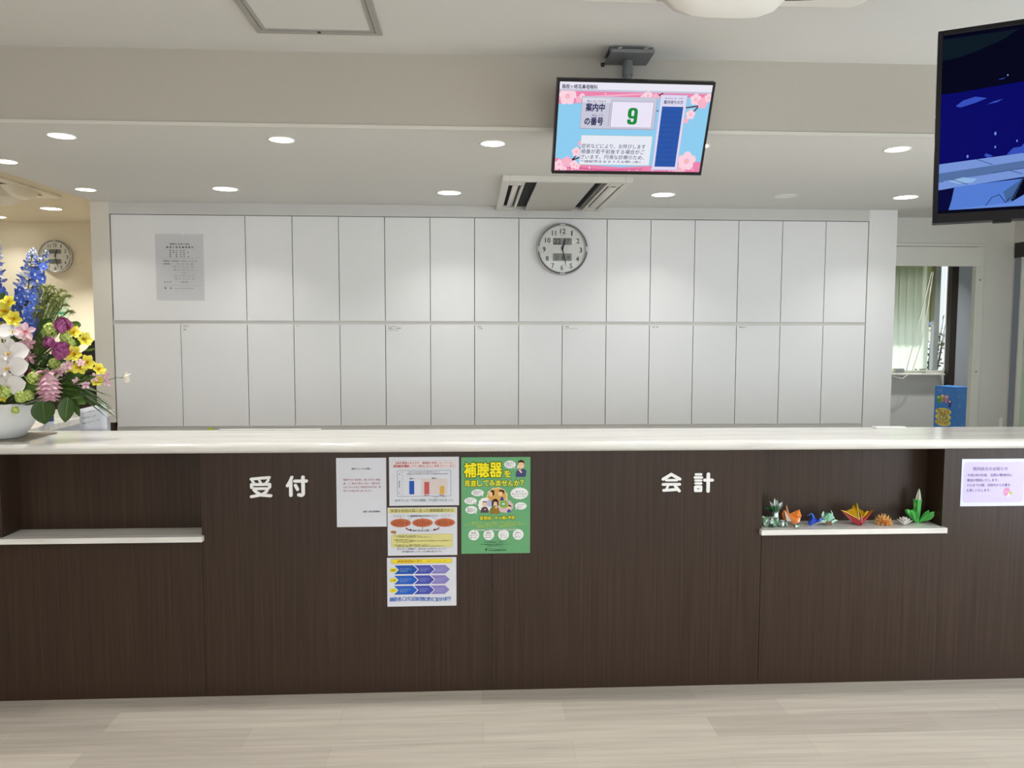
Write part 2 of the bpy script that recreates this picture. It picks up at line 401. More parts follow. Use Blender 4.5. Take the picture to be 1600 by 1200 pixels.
q = MB(); q.box((-.92, -.02, 2.5), (1.5, .0, 2.62), mat('blue_band', '#5a6aa0', .6)); q.box((-.92, -.02, 1.62), (1.5, .0, 1.8), MATS['blue_band']); q.box((-.92, -.03, 0), (1.5, 0, 1.4), mat('white_render', '#e8ebea', .8)); q.build('band', hd)
sh = thing('garden_shrub', 'dark twiggy shrub outside the narrow window gap', 'shrub', (4.62, 4.35, 0))
q = MB(); gl = MB(); LEAFD = mat('shrub_leaf', '#4c5638', .6); BARK = mat('shrub_bark', '#4a4236', .8)
for i in range(26):
    a = random.uniform(0, 2*PI); r = random.uniform(.03, .2); h = random.uniform(1.3, 1.85)
    top = Vector((r*math.cos(a)*1.1, r*math.sin(a), h)); q.tube([(0, 0, 0), (r*.5*math.cos(a), r*.5*math.sin(a), h*.6), top], [.012, .007, .002], BARK, 5)
    for k in range(12):
        t = random.uniform(.45, 1); p = Vector((r*math.cos(a)*t, r*math.sin(a)*t, h*t)); dd = Vector((random.uniform(-1, 1), random.uniform(-1, 1), random.uniform(-.2, 1)))
        gl.petal(p, dd, Vector((random.random()-.5, -1, random.random())), .06, .02, LEAFD, nu=3, nv=2)
q.build('branch', sh); gl.build('foliage', sh)
cb = thing('cable', 'thin white cords hanging diagonally across the blind beyond the doorway', 'cable')
for xs in ([(1456, 425), (1440, 490), (1425, 545), (1416, 580)], [(1458, 425), (1450, 480), (1440, 535), (1425, 580), (1410, 592), (1396, 588)]):
    q = MB(); q.tube([P(u, v, Y=3.10) for u, v in xs], .0035, mat('white_cord', '#dcdcd6', .5), 6); q.build('cord', cb)
bx = thing('power_adapter', 'grey adapter box on the windowsill beyond the doorway', 'adapter', P(1405, 582, Y=3.15))
q = MB(); q.box((-.04, -.02, 0), (.035, .02, .035), mat('grey_plastic', '#9ea1a2', .5)); q.build('case', bx, bevel=.004)

# ================================================================== cabinets behind the counter
YC = 1.749
xs = [-2.256, -1.842, -1.426, -1.133, -.841, -.55, -.261, .024, .31, .595, .883, 1.17, 1.461, 1.751, 2.044, 2.335, 2.622]
CARC = mat('cabinet_inside_edge', '#cfcdc8', .5)
def cabinet(i0, i1, z0, z1, splits, label, group, stickers=()):
    x0, x1 = xs[i0], xs[i1]
    t = thing('storage_cabinet', label, 'cabinet', ((x0+x1)/2, YC, z0), group); cx = (x0+x1)/2
    q = MB(); q.box((x0-cx+.0008, .021, -.004), (x1-cx-.0008, .44, z1-z0+.004), CARC); q.build('carcass', t)
    ed = [i0]+list(splits)+[i1]; doors = []
    for a, b in zip(ed[:-1], ed[1:]):
        q = MB(); q.box((xs[a]-cx+.0022, 0, 0), (xs[b]-cx-.0022, .019, z1-z0), WHITE); d = q.build('door', t, bevel=.001); doors.append((d, xs[a]-cx))
    for di, lines in stickers:
        d, xa = doors[di]
        a = ART(org=(xa+.018, -.0004, z1-z0-.006))
        mm = max(len(s) for s in lines)*8
        a.rect(-3, -2, mm+6, 12*len(lines)+4, mat('label_tape', '#ebebe8', .4), 0)
        for k, s in enumerate(lines): a.text(s, 0, k*12, len(s)*8, 8.5, ink('#3a3a3a'), 1, .02)
        a.build('label_tape', d)
    return t
U0, U1, L0, L1 = 1.626, 2.286, .949, 1.602
gu, gl_ = 'upper cabinets', 'lower cabinets'
cabinet(0, 2, U0, U1, [], 'wide white upper cabinet door carrying the grey laminated notice', gu)
cabinet(2, 3, U0, U1, [], 'narrow white upper cabinet just right of the wide notice door', gu)
cabinet(3, 5, U0, U1, [4], 'pair of white upper doors, second unit right of the notice door', gu)
cabinet(5, 7, U0, U1, [6], 'pair of white upper doors over the three-line label tape', gu)
cabinet(7, 8, U0, U1, [], 'single white upper door directly left of the clock door', gu)
cabinet(8, 10, U0, U1, [], 'wide white upper cabinet door with the round clock on it', gu)
cabinet(10, 11, U0, U1, [], 'single white upper door directly right of the clock door', gu)
cabinet(11, 13, U0, U1, [12], 'pair of white upper doors, second unit right of the clock door', gu)
cabinet(13, 14, U0, U1, [], 'single white upper door, third unit right of the clock door', gu)
cabinet(14, 16, U0, U1, [15], 'pair of white upper doors at the right end of the cabinet wall', gu)
cabinet(0, 2, L0, L1, [1], 'wide lower white double-door cabinet beside the flowers', gl_, [(1, ['替えの刃', 'ノート', '画鋲'])])
cabinet(2, 3, L0, L1, [], 'single narrow lower white door right of the wide double doors', gl_)
cabinet(3, 5, L0, L1, [4], 'lower white double doors with the short label tape, left of the three-line one', gl_, [(0, ['トイレ'])])
cabinet(5, 7, L0, L1, [6], 'lower white double doors with the three-line label tape', gl_, [(0, ['クリップボード', '書類用シール・整理用', 'フォルダファイル'])])
cabinet(7, 9, L0, L1, [8], 'lower white double doors with two-line tape, left of the clock', gl_, [(0, ['文房具', 'テープ類'])])
cabinet(9, 11, L0, L1, [10], 'lower white double doors with the long tape, below the clock', gl_, [(0, ['保存期', 'ハンコ・リストバンド'])])
cabinet(11, 13, L0, L1, [12], 'lower white double doors with the short tape, right below the clock', gl_, [(0, ['台帳・印刷'])])
cabinet(13, 15, L0, L1, [14], 'lower white double doors with tape, second unit from the right end', gl_, [(0, ['検査用ラベル'])])
cabinet(15, 16, L0, L1, [], 'single lower white door at the right end of the cabinet wall', gl_)
# the base units, of which only the top edge shows over the counter
for a, b, w in ((0, 2, 'at the left end'), (2, 3, 'second from left'), (3, 5, 'below the short label tape'), (5, 7, 'below the three-line label tape'), (7, 9, 'below the two-line label tape'),
                (9, 11, 'below the clock'), (11, 13, 'third from the right end'), (13, 15, 'second from the right end'), (15, 16, 'at the right end')):
    cabinet(a, b, .08, .915, [] if b-a == 1 else [a+1], 'white base cabinet %s, top edge just above the counter' % w, 'base cabinets')
sbox('trim_15', (-2.262, YC, 2.2905), (2.626, YC+.4, ZS), mat('fascia_shade_tone', '#cfcecb', .45))  # same white panel as the doors, greyed to put the shade below the soffit into its colour
sbox('trim_18', (-2.262, YC+.013, 1.600), (2.626, YC+.02, 1.628), mat('groove_rail', '#dddbd6', .5))
sbox('trim_19', (-2.262, YC+.013, .913), (2.626, YC+.02, .951), MATS['groove_rail'])
sbox('trim_16', (-2.262, YC+.03, 0), (2.626, YC+.4, .076), mat('plinth_grey', '#8f8d89', .5))

# ================================================================== ceiling fittings
GLOW = bpy.data.materials.new('lamp_diffuser'); GLOW.use_nodes = True
_b = GLOW.node_tree.nodes['Principled BSDF']; _b.inputs['Emission Color'].default_value = (1, .97, .92, 1); _b.inputs['Emission Strength'].default_value = 9
RIM = mat('white_lamp_rim', '#efece6', .4)
def downlight(x, y, z, r, label, power, color=(1, .985, .95), lit=True, group='downlights', spread=110):
    t = thing('downlight', label, 'ceiling light', (x, y, z), group)
    q = MB(); q.lathe([(r*1.13, 0), (r*1.12, -.004), (r, -.003), (r*.97, .0005)], (0, 0, 0), RIM, 32); q.build('rim', t)
    q = MB(); q.face([(r*.98*math.cos(a), -r*.98*math.sin(a), -.0012) for a in [2*PI*i/32 for i in range(32)]], GLOW if lit else RIM); q.build('diffuser', t)
    if lit:
        area_light('lamp', (0, 0, -.012), (0, 0, 0), r*1.8, 0, power, color, 'DISK', spread, t)
    return t
PW = 2.9; PR = 2.25
downlight(-1.673, .043, ZS, .05, 'lit downlight in the front row, above the flower arrangement', PW)
downlight(-.787, .052, ZS, .05, 'lit downlight in the front row, second from the left', PW)
downlight(.094, .064, ZS, .05, 'lit downlight just left of the number display', PW)
downlight(.97, .06, ZS, .05, 'lit downlight in the front row hidden behind the number display', PW)
downlight(1.856, .059, ZS, .05, 'lit downlight in the front row left of the large dark television', PW)
downlight(-2.2, .565, ZS, .05, 'lit downlight at the left edge of the dropped ceiling', PW)
downlight(-2.188, 1.31, ZS, .052, 'lit downlight at the corner beside the white side panel', PR*.7)
downlight(-1.386, 1.237, ZS, .066, 'lit downlight in the rear row above the laminated notice', PR)
downlight(-.124, 1.278, ZS, .066, 'lit downlight in the rear row left of the ceiling air vent', PR)
downlight(1.124, 1.259, ZS, .066, 'lit downlight in the rear row right of the ceiling air vent', PR)
downlight(2.581, 1.25, ZS, .066, 'lit downlight in the rear row above the right side panel', PR)
tag(downlight(1.853, 1.254, ZS, .06, 'x', 0, lit=False, group=None), 'unlit flat round ceiling fitting between the two right rear downlights', 'ceiling sensor')
downlight(-3.795, 4.03, ZC, .085, 'lit round downlight on the higher beige ceiling at left', 33, (1, .965, .87))
downlight(-4.62, 4.6, ZC, .085, 'lit downlight at the far left edge, near the beige wall', 3.5, (1, .965, .87))
downlight(-4.6, 2.2, ZC, .085, 'lit downlight of the left room outside the picture', 60, (1, .965, .87))
for i, (x, y) in enumerate(((-2.7, -2.1), (-.9, -2.1), (.9, -2.1), (2.7, -2.1), (-2.7, -4.2), (-.9, -4.2), (.9, -4.2), (2.7, -4.2))):
    downlight(x, y, ZC, .08, 'lit downlight of the waiting hall behind the viewer', 16, (1, .98, .94), group='hall downlights')

downlight(3.75, 2.65, 2.45, .06, 'unseen downlight added to brighten the small room beyond the doorway', 7)  # added fill, out of view, lifts the room lit by the blind
# ceiling access hatch
h = thing('ceiling_hatch', 'square access hatch with grey aluminium frame in the ceiling', 'hatch', (-.545, -.58, ZC))
ALU = mat('satin_aluminium', '#a9a7a2', .45, .25)
q = MB()
for a, b in (((-.225, -.225), (.225, -.203)), ((-.225, .203), (.225, .225)), ((-.225, -.203), (-.203, .203)), ((.203, -.203), (.225, .203))):
    q.box((a[0], a[1], -.008), (b[0], b[1], 0), ALU)
q.build('outer_frame', h, bevel=.001)
q = MB()
for a, b in (((-.2, -.2), (.2, -.188)), ((-.2, .188), (.2, .2)), ((-.2, -.188), (-.188, .188)), ((.188, -.188), (.2, .188))):
    q.box((a[0], a[1], -.006), (b[0], b[1], 0), ALU)
q.box((-.006, .201, -.009), (.006, .212, -.001), DKA)
q.build('inner_frame', h)
q = MB(); q.box((-.188, -.188, -.003), (.188, .188, 0), CEIL); q.build('panel', h)

# two-way ceiling air conditioner in the soffit
ac = thing('ceiling_air_conditioner', 'rectangular ceiling air conditioner with two dark slots, by the cabinet top', 'air conditioner', (.50, 1.243, ZS))
ACW = mat('air_conditioner_white', '#d8d6cf', .45); ACG = mat('air_conditioner_grille', '#bdbbb4', .6); BLK = mat('dark_slot', '#0d0d0d', .8)
X = lambda v: v-.50
def bar(x0, x1, m, y0=-.47, y1=.5, z0=-.028, z1=-.012): b = MB(); b.box((X(x0), y0, z0), (X(x1), y1, z1), m); return b
q = MB(); q.box((X(.163), -.503, -.03), (X(.201), .5, 0), ACW); q.box((X(.80), -.503, -.03), (X(.838), .5, 0), ACW)
q.box((X(.201), -.503, -.03), (X(.80), -.47, 0), ACW)
q.box((X(.27), -.47, -.029), (X(.284), .5, 0), ACW); q.box((X(.713), -.47, -.029), (X(.727), .5, 0), ACW); q.build('frame', ac, bevel=.003)
q = MB(); q.box((X(.201), -.47, -.002), (X(.80), .5, 0), BLK); q.build('recess', ac)
bar(.345, .648, ACG, z0=-.029, z1=-.018).build('intake_panel', ac, bevel=.002)
def louver(x0, x1, tilt, m, name='louver'):
    b = MB(); rows = []
    for i in range(5):
        u = i/4; x = X(x0+(x1-x0)*u); z = -.027+tilt*u+.008*math.sin(PI*u)*(-1)
        rows.append([(x, -.36, z), (x, .36, z)])
    b.grid(rows, m); o = b.build(name, ac); md = o.modifiers.new('t', 'SOLIDIFY'); md.thickness = .003; return o
louver(.222, .262, .016, ACW); louver(.735, .795, .004, ACW)
for xx in (.202, .729):
    for y0_, y1_ in ((-.47, -.37), (.40, .5)): b = MB(); b.box((X(xx), y0_, -.028), (X(xx+.068), y1_, -.01), ACW); b.build('end_cap', ac, bevel=.002)
b = MB(); b.box((X(.69), -.46, -.02), (X(.705), .45, -.004), mat('slot_vane', '#6f6d69', .6)); b.build('vane', ac)

def cassette(x, y, z, label, w=.95):
    ACW = mat('cassette_white', '#eeece6', .4)
    t = thing('ceiling_air_conditioner', label, 'air conditioner', (x, y, z)); h = w/2
    q = MB(); rows = []
    for k, (s, dz) in enumerate(((1, 0), (1, -.012), (.985, -.02), (.72, -.024))):
        row = []
        for cx, cy, a in ((1, 1, 0), (-1, 1, PI/2), (-1, -1, PI), (1, -1, 3*PI/2)):
            for i in range(6):
                aa = a+PI/2*i/5; r = .05
                row.append(((cx*(h-r)+r*math.cos(aa))*s, (cy*(h-r)+r*math.sin(aa))*s, dz))
        rows.append(row)
    q.grid(rows, ACW, False, True); q.build('panel', t)
    q = MB(); k = h*.66; q.box((-k, -k, -.03), (k, k, -.02), ACG); q.build('grille', t, bevel=.004)
    for i in range(4):
        a = i*PI/2; R_ = Matrix.Rotation(a, 3, 'Z')
        q = MB(); rows = []
        for j in range(9):        # curved flap, bellied downwards, narrower at its ends
            u = -1+2*j/8; half = h*.43
            x_ = u*half; drop = .075*(1-u**4)
            rows.append([R_ @ Vector((x_, h*.70, -.022)), R_ @ Vector((x_, h*.80, -.022-drop)), R_ @ Vector((x_, h*.90, -.022-drop*.75)), R_ @ Vector((x_, h*.955, -.021))])
        q.grid(rows, ACW); q.build('flap', t)
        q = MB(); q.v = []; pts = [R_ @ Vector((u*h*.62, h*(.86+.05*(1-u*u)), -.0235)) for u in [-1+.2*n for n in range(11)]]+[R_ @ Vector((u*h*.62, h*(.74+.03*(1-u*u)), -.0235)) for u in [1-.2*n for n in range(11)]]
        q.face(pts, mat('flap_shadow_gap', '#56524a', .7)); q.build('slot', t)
    return t
cassette(.80, -1.195, ZC, 'white cassette air conditioner with curved flap at the top edge of the picture')
cassette(-3.815, 2.875, ZC, 'white cassette air conditioner on the beige ceiling at left')
# ================================================================== reception counter
ct = thing('reception_counter', 'long dark brown wood-grain reception counter with two shelf niches', 'counter', (0, 0, 0))
def panel(x0, x1, z0, z1, y0=0.0, y1=.018, name='front_panel'):
    q = MB(); q.box((x0, y0, z0), (x1, y1, z1), WOOD); return q.build(name, ct, bevel=.0008)
ZT = 1.0565; g = .0008
NL0, NL1, NR0, NR1, SH = -1.954, -1.139, 1.275, 2.091, .706
panel(-3.0, NL0, 0, ZT); panel(NL0, NL1-g, 0, SH-.026)
panel(NL1+g, .09-g, 0, ZT); panel(.09+g, NR0-g, 0, ZT)
panel(NR0+g, NR1, 0, SH-.026); panel(NR1, 3.4, 0, ZT)
for a, b in ((NL0, NL1), (NR0, NR1)):
    panel(a, b, SH-.02, ZT, .127, .14, 'niche_back')
    panel(a-.016, a, SH-.02, ZT, .018, .14, 'niche_cheek'); panel(b, b+.016, SH-.02, ZT, .018, .14, 'niche_cheek')
    q = MB(); e0 = 0 if a < 0 else .011
    q.box((a+(0 if a < 0 else .0), -.0, SH-.024), (b, .127, SH), MARBLE)
    q.box((a-.011, -.028, SH-.024), (b+.011, -.0005, SH), MARBLE); s_ = q.build('shelf', ct, bevel=.002)
q = MB(); q.box((-3.0, .34, 0), (3.4, .36, ZT), mat('counter_rear_board', '#d9d9d6', .6)); q.build('rear_board', ct)
q = MB()
for x in (-3.0, 3.382): q.box((x, .018, 0), (x+.018, .34, ZT), WOOD)
q.build('end_panel', ct)
# marble slab with a rounded nose
tp = thing('marble_worktop', 'long pale marble worktop of the counter, with a rounded front edge', 'worktop', (0, 0, ZT))
prof = [(.402, .0), (.402, .041), (.400, .043)]
prof += [(-.010-.023*math.sin(a), .0215+.0215*math.cos(a)) for a in [PI*i/14 for i in range(15)]]
q = MB(); n = len(prof); NX = 8
rows = [[(x, y, z) for y, z in prof] for x in (-3.05, 3.45)]
i0 = 0
q.grid(rows, MARBLE, False, True); q.face([(-3.05, y, z) for y, z in prof], MARBLE); q.face([(3.45, y, z) for y, z in prof][::-1], MARBLE)
for k in range(len(q.f)-2): q.sm[k] = 3 <= k < 17
q.build('slab', tp)
CZ = ZT+.043
# return wing on the left
wg = thing('counter_wing', 'marble topped return counter running back behind the flowers', 'counter', (-2.45, .9, 0))
q = MB(); q.box((-.40, -.47, 1.06), (.35, .48, CZ), MARBLE); q.build('slab', wg, bevel=.006)
q = MB(); q.box((-.38, -.47, 0), (.33, .46, 1.06), mat('pale_grey_board', '#c9ccd4', .5)); q.build('body', wg)

# sign letters, rounded strokes
SIGNW = mat('white_sign_plastic', '#f2f1ef', .35)
def stroke_letter(parent, strokes, k, dx, dz):
    q = MB(); t = .006
    for si, (pts, w) in enumerate(strokes):
        r = w/2*k; P2 = [(x*k+dx, -y*k+dz) for x, y in pts]
        for sj, ((x0, z0), (x1, z1)) in enumerate(zip(P2[:-1], P2[1:])):
            d = Vector((x1-x0, z1-z0)); L = d.length
            if L < 1e-6: continue
            d /= L; a = math.atan2(d.y, d.x); out = []
            for i in range(9): out.append((x0+r*math.cos(a+PI/2+PI*i/8), z0+r*math.sin(a+PI/2+PI*i/8)))
            for i in range(9): out.append((x1+r*math.cos(a-PI/2+PI*i/8), z1+r*math.sin(a-PI/2+PI*i/8)))
            q.prism([(x, 0, z) for x, z in out][::-1], (0, -t-.00012*(si*5+sj), 0), SIGNW)
    return q.build('character', parent)
def bez(p0, p1, p2, n=6): return [((1-t)**2*p0[0]+2*t*(1-t)*p1[0]+t*t*p2[0], (1-t)**2*p0[1]+2*t*(1-t)*p1[1]+t*t*p2[1]) for t in [i/n for i in range(n+1)]]
KK = .0002656
sg = thing('lettering_sign', 'white raised two-character sign on the left of the counter front', 'sign', (-.811, -.0002, .909), 'counter lettering')
o_x, o_z = -.933+.811-305*KK, .956-.909+240*KK
stroke_letter(sg, [([(330, 283), (470, 270), (612, 260)], 46), ([(345, 310), (375, 350)], 36), ([(455, 305), (480, 345)], 34), ([(598, 300), (560, 350)], 40),
                   ([(335, 415), (335, 368), (618, 368), (618, 415)], 46), ([(370, 435), (590, 435)], 44), ([(590, 435), (560, 490), (490, 535)]+[(330, 562)], 46),
                   ([(370, 450), (420, 500), (500, 540), (632, 552)], 46)], KK, o_x, o_z)
stroke_letter(sg, [([(965, 260), (940, 320), (895, 395)], 50), ([(948, 330), (948, 548)], 54), ([(1012, 320), (1195, 320)], 50), ([(1142, 258), (1142, 520)]+bez((1142, 520), (1142, 548), (1110, 548))+[(1074, 540)], 54),
                   ([(1022, 388), (1056, 455)], 48)], KK, o_x, o_z)
sg = thing('lettering_sign', 'white raised two-character sign on the right of the counter front', 'sign', (.947, -.0002, .911), 'counter lettering')
o_x, o_z = .824-.947-328*KK, .958-.911+187*KK
stroke_letter(sg, [([(358, 292), (490, 214), (632, 292)], 52), ([(408, 310), (585, 310)], 40), ([(356, 378), (630, 378)], 46), ([(440, 400), (412, 455)], 36), ([(366, 475), (480, 470), (590, 462)], 46), ([(552, 400), (625, 486)], 48)], KK, o_x, o_z)
stroke_letter(sg, [([(898, 218), (986, 218)], 38), ([(884, 268), (996, 268)], 42), ([(892, 318), (988, 318)], 36), ([(892, 366), (988, 366)], 36), ([(893, 422), (982, 422), (982, 484), (893, 484), (893, 422)], 48),
                   ([(1042, 312), (1172, 312)], 48), ([(1102, 212), (1102, 492)], 56)], KK, o_x, o_z)
# small fittings along the rear edge of the counter top
t = thing('paper_tray', 'thin white tray edge at the right rear of the counter top', 'tray', (P(1392, 671, Y=.37).x, .37, CZ))
q = MB(); q.box((-.085, -.02, 0), (.07, .02, .007), mat('white_plastic', '#f4f3ee', .4)); q.build('tray', t, bevel=.002)
t = thing('perforated_strip', 'long white perforated strip along the counter rear edge below the cabinets', 'strip', (P(422, 674, Y=.385).x, .385, CZ))
q = MB(); q.box((-.235, -.008, 0), (.235, .008, .0065), MATS['white_plastic']); q.build('strip', t)
q = MB()
for i in range(58): q.box((-.228+i*.008, -.0085, .002), (-.2245+i*.008, -.008, .0048), ink('#8b8b88'))
q.build('perforation', t)
t = thing('sticky_note', 'yellow green sticky note poking up behind the counter', 'sticky note', P(331, 674, Y=1.742))
q = MB(); q.prism([(-.018, 0, -.02), (.022, 0, -.02), (.022, 0, .004), (-.006, 0, .026), (-.018, 0, .026)], (0, .001, 0), mat('sticky_yellow_green', '#c3d23a', .7)); q.build('note', t)
t = thing('wall_hook', 'white adhesive hook on the wall at the far right', 'hook', P(1562, 660, Y=2.066))
q = MB(); WP = MATS['white_plastic']
q.tube([(0, -.004, -.03), (0, -.004, .025), (.006, -.004, .035), (.014, -.004, .03), (.013, -.004, -.03)], .007, WP, 8); q.box((-.008, -.004, -.045), (.022, 0, -.028), WP); q.build('hook', t)
t = thing('plastic_bag', 'white crumpled bag top below the wall hook at far right', 'bag', P(1580, 672, Y=2.04))
q = MB(); q.ball((0, 0, -.03), .05, MATS['white_plastic'], 10, (1.2, .5, .8)); q.build('bag', t)
# the blue toy box beyond the doorway
b0 = P(1486, 668, Y=2.45)
t = thing('toy_box', 'tall blue box with yellow lettering standing in the doorway', 'box', (b0.x, 2.45, 0), rz=math.radians(-68))
BLU = mat('blue_print_card', '#4189dc', .4, var=.1, vscale=14)
a = ART(org=(-.09, -.0804, 1.145)); a.box((-.09, -.08, .62), (.09, .08, 1.145), BLU); Yl = ink('#f3e27a')
for y in (176, 218, 260): a.cloud(78, y+17, 62, 26, Yl, 1)
for s, x, y, c in (('アニマル', 28, 178, '#b0392b'), ('バブル', 36, 220, '#2d3f8c'), ('スティック', 24, 262, '#b05a24')): a.text(s, x, y, 100 if len(s) > 3 else 84, 32, ink(c), 2, .04)
for x, y, c in ((34, 92, '#6fae4a'), (66, 80, '#d9b25f'), (100, 84, '#e49aa8'), (128, 118, '#5a52a6')):
    a.ell(x, y, 17, 20, ink(c), 2); a.ell(x, y-6, 9, 8, ink('#f2ece0'), 3); a.ell(x, y+26, 13, 16, ink(c), 2)
random.seed(3)
for i in range(46):
    x, y = random.uniform(6, 172), random.uniform(10, 500); r = random.uniform(2, 7); a.ell(x, y, r, r, ink(random.choice(['#8cc0ee', '#bfe0f5', '#d8a6d8', '#9fd6cf'])), 1, 10); a.ell(x, y, r*.7, r*.7, BLU, 1.5, 10)
a.ax = Vector((0, 1, 0)); a.out = Vector((1, 0, 0)); a.org = Vector((.0904, -.08, 1.145))
for i in range(30):
    x, y = random.uniform(8, 150), random.uniform(10, 500); r = random.uniform(4, 13); a.ell(x, y, r, r, ink(random.choice(['#8cc0ee', '#bfe0f5', '#7fa9d8'])), 1, 14); a.ell(x, y, r*.8, r*.8, BLU, 1.5, 14)
a.line(60, 520, 140, 250, 9, ink('#8f9a9a'), 2); a.build('carton', t)
t = thing('low_cupboard', 'low cupboard under the blue toy box, hidden by the counter', 'cupboard', (b0.x, 2.5, 0))
q = MB(); q.box((-.25, -.2, 0), (.2, .2, .62), WHITE); q.build('body', t)
# ================================================================== notices and posters
PAPER = mat('white_paper', '#d6d7df', .7)
def sheet(name, label, cat, x, z, w, h, paper, group=None, y=0.0, th=.0004, lean=0.0):
    a = ART(org=(-w/2, -th, h/2)); a.box((-w/2, -th, -h/2), (w/2, 0, h/2), paper)
    a._n = (name, label, cat, (x+w/2, y-.0003, z-h/2), group, lean); return a
def done(a):
    n, l, c, loc, g_, ln = a._n
    o = a.build(n, loc=loc); o.rotation_euler = (0, ln, 0); return tag(o, l, c, g_)
K = ink('#2c2c34'); RED = ink('#a8434a'); DB = ink('#33406a')
# --- white A4 request
a = sheet('notice_sheet', 'white portrait notice with dark red lines, leftmost on the counter front', 'notice', -.5715, 1.031, .21, .297, PAPER)
a.text('患者さんへのお願い', 64, 42, 84, 8.5, K, 1, .025)
for i, (s, w) in enumerate((('発熱やせき 息切れ、強いだるさ 倦怠', 156), ('感、ここ数日で急ににおい・味が分か', 156), ('らなくなったなどの症状がある方は、受', 158), ('付にその旨お申し出ください。', 121))):
    a.text(s, 29, 89+i*15.8, w, 9.3, RED, 1, .012)
a.text('箱根ヶ崎耳鼻咽喉科', 111, 227, 73, 8.5, K, 1, .03)
a.frame(0, 0, 210, 297, .8, ink('#f6f6f8'), 1)
done(a)
# --- bar chart
a = sheet('poster', 'white landscape poster with a bar chart, topmost of the three stacked', 'poster', -.349, 1.0335, .297, .21, PAPER, 'hearing aid posters')
a.rrect(14, 17, 268, 29, 6, ink('#b58f8f'), 1); a.rrect(14.8, 17.8, 266.4, 27.4, 5.5, ink('#ece1e2'), 2)
a.text('加齢性難聴のある方が、補聴器を使用しないでいると', 25, 20, 249, 11, RED, 3, .015)
a.text('認知症を発症しやすい傾向にあると発表されています。', 19, 33, 262, 11, RED, 3, .015)
a.text('認知症を発症', 19, 33, 66, 11, ink('#b8323a'), 4, .04)
a.frame(34, 57, 229, 113, 1.6, ink('#77809c'), 1)
a.text('2009年〜2012年 70歳以上の方の認知症を追ったデータ', 82, 62, 132, 5.5, K, 1, .02)
a.text('難聴程度別に分けた認知症発症率（全ての難聴をもつ者の難聴程度別発症比率の差を調査）', 76, 71, 172, 4.5, K, 1, .02)
for i in range(8): a.text(['0.7', '0.6', '0.5', '0.4', '0.3', '0.2', '0.1', '0'][i], 53, 66+i*13, 6, 3.5, K, 1)
a.text('高', 40, 70, 6, 6, K, 1, .04)
for i, s in enumerate('認知症率'): a.text(s, 40, 102+i*8, 6, 6, K, 1, .04)
a.text('低', 40, 152, 6, 6, K, 1)
a.rect(136, 94, 112, 67, ink('#d5c9c4'), 1)
a.text('難聴なし', 87, 90, 22, 6, K, 1, .04); a.text('難聴あり', 181, 89, 23, 6, K, 2, .04)
a.rect(85, 103, 21, 58, ink('#2b57b0'), 2); a.rect(149, 108, 21, 53, ink('#c2595f'), 2); a.rect(215, 127, 19, 34, ink('#d2a44c'), 2)
a.text('補聴器なし', 147, 163, 26, 4.6, RED, 2, .03); a.text('補聴器あり', 212, 163, 25, 4.6, RED, 2, .03)
a.text('国立長寿医療センターの調査による', 185, 171, 60, 3.6, K, 1)
a.text('NHKテレビ「今日の健康」でも紹介されました。', 24, 181, 250, 12, ink('#2f6a62'), 1, .005)
done(a)
# --- hearing aid choice
CR = ink('#d7d08a'); OR = ink('#c06b49')
a = sheet('poster', 'white landscape poster with three orange ovals, middle of the three stacked', 'poster', -.3575, .8155, .297, .2095, PAPER, 'hearing aid posters')
a.rect(4, 4, 288, 20, CR, 1); a.text('快適な会話は耳に合った補聴器選びから', 13, 6.5, 268, 14.5, ink('#4d4a36'), 2, .005)
a.rect(84, 32, 132, 10, ink('#b9bcc6'), 1); a.text('通信販売等で選んでしまうと・・・', 98, 33.5, 100, 7, K, 2, .03)
for x in (46, 250): a.ell(x, 36.5, 30, 6.6, ink('#8c90a8'), 1); a.ell(x, 36.5, 29.2, 5.9, PAPER, 2); a.text('聴力が違う為に', x-20, 34.5, 38, 4.4, K, 3)
for x in (56, 149, 244):
    a.line(x, 41, x, 49, 1.2, K, 1); a.ell(x, 67, 44, 18.5, OR, 2)
    for k, s in enumerate(('自分の耳に', '合わない音で聞こえて言葉が', '聞き取れないため疲れて使わ', 'なくなる')): a.text(s, x-33+(8 if k in (0, 3) else 0), 56+k*6.4, 66 if k in (1, 2) else 36, 4.6, ink('#5a2a1c'), 3, .01)
a.line(104, 42, 84, 54, 1, K, 1); a.line(190, 42, 212, 54, 1, K, 1)
for sx, x in ((1, 78), (-1, 220)):
    pts = bez((x, 88), (x+sx*4, 97), (x+sx*20, 98), 5)
    for (x0, y0), (x1, y1) in zip(pts[:-1], pts[1:]): a.line(x0, y0, x1, y1, 5, ink('#8a2f33'), 2)
    a.poly([(x+sx*18, 92), (x+sx*27, 98), (x+sx*18, 104)][::sx], K, 2)
a.line(149, 86, 149, 94, 2.4, K, 1)
a.rect(101, 94, 94, 14, ink('#c9ccd2'), 1); a.text('難聴者で自然に聞こえず困難・・・', 106, 97.5, 84, 6.5, K, 2, .03)
a.ell(25, 106, 13, 6, ink('#b1814a'), 1); a.text('ポイント', 15, 103.5, 20, 5, K, 2)
a.poly([(24, 110), (36, 118), (30, 109)], ink('#b1814a'), 1)
a.rrect(15, 116, 263, 58, 8, ink('#a6a468'), 1); a.rrect(16, 117, 261, 56, 7.5, CR, 2)
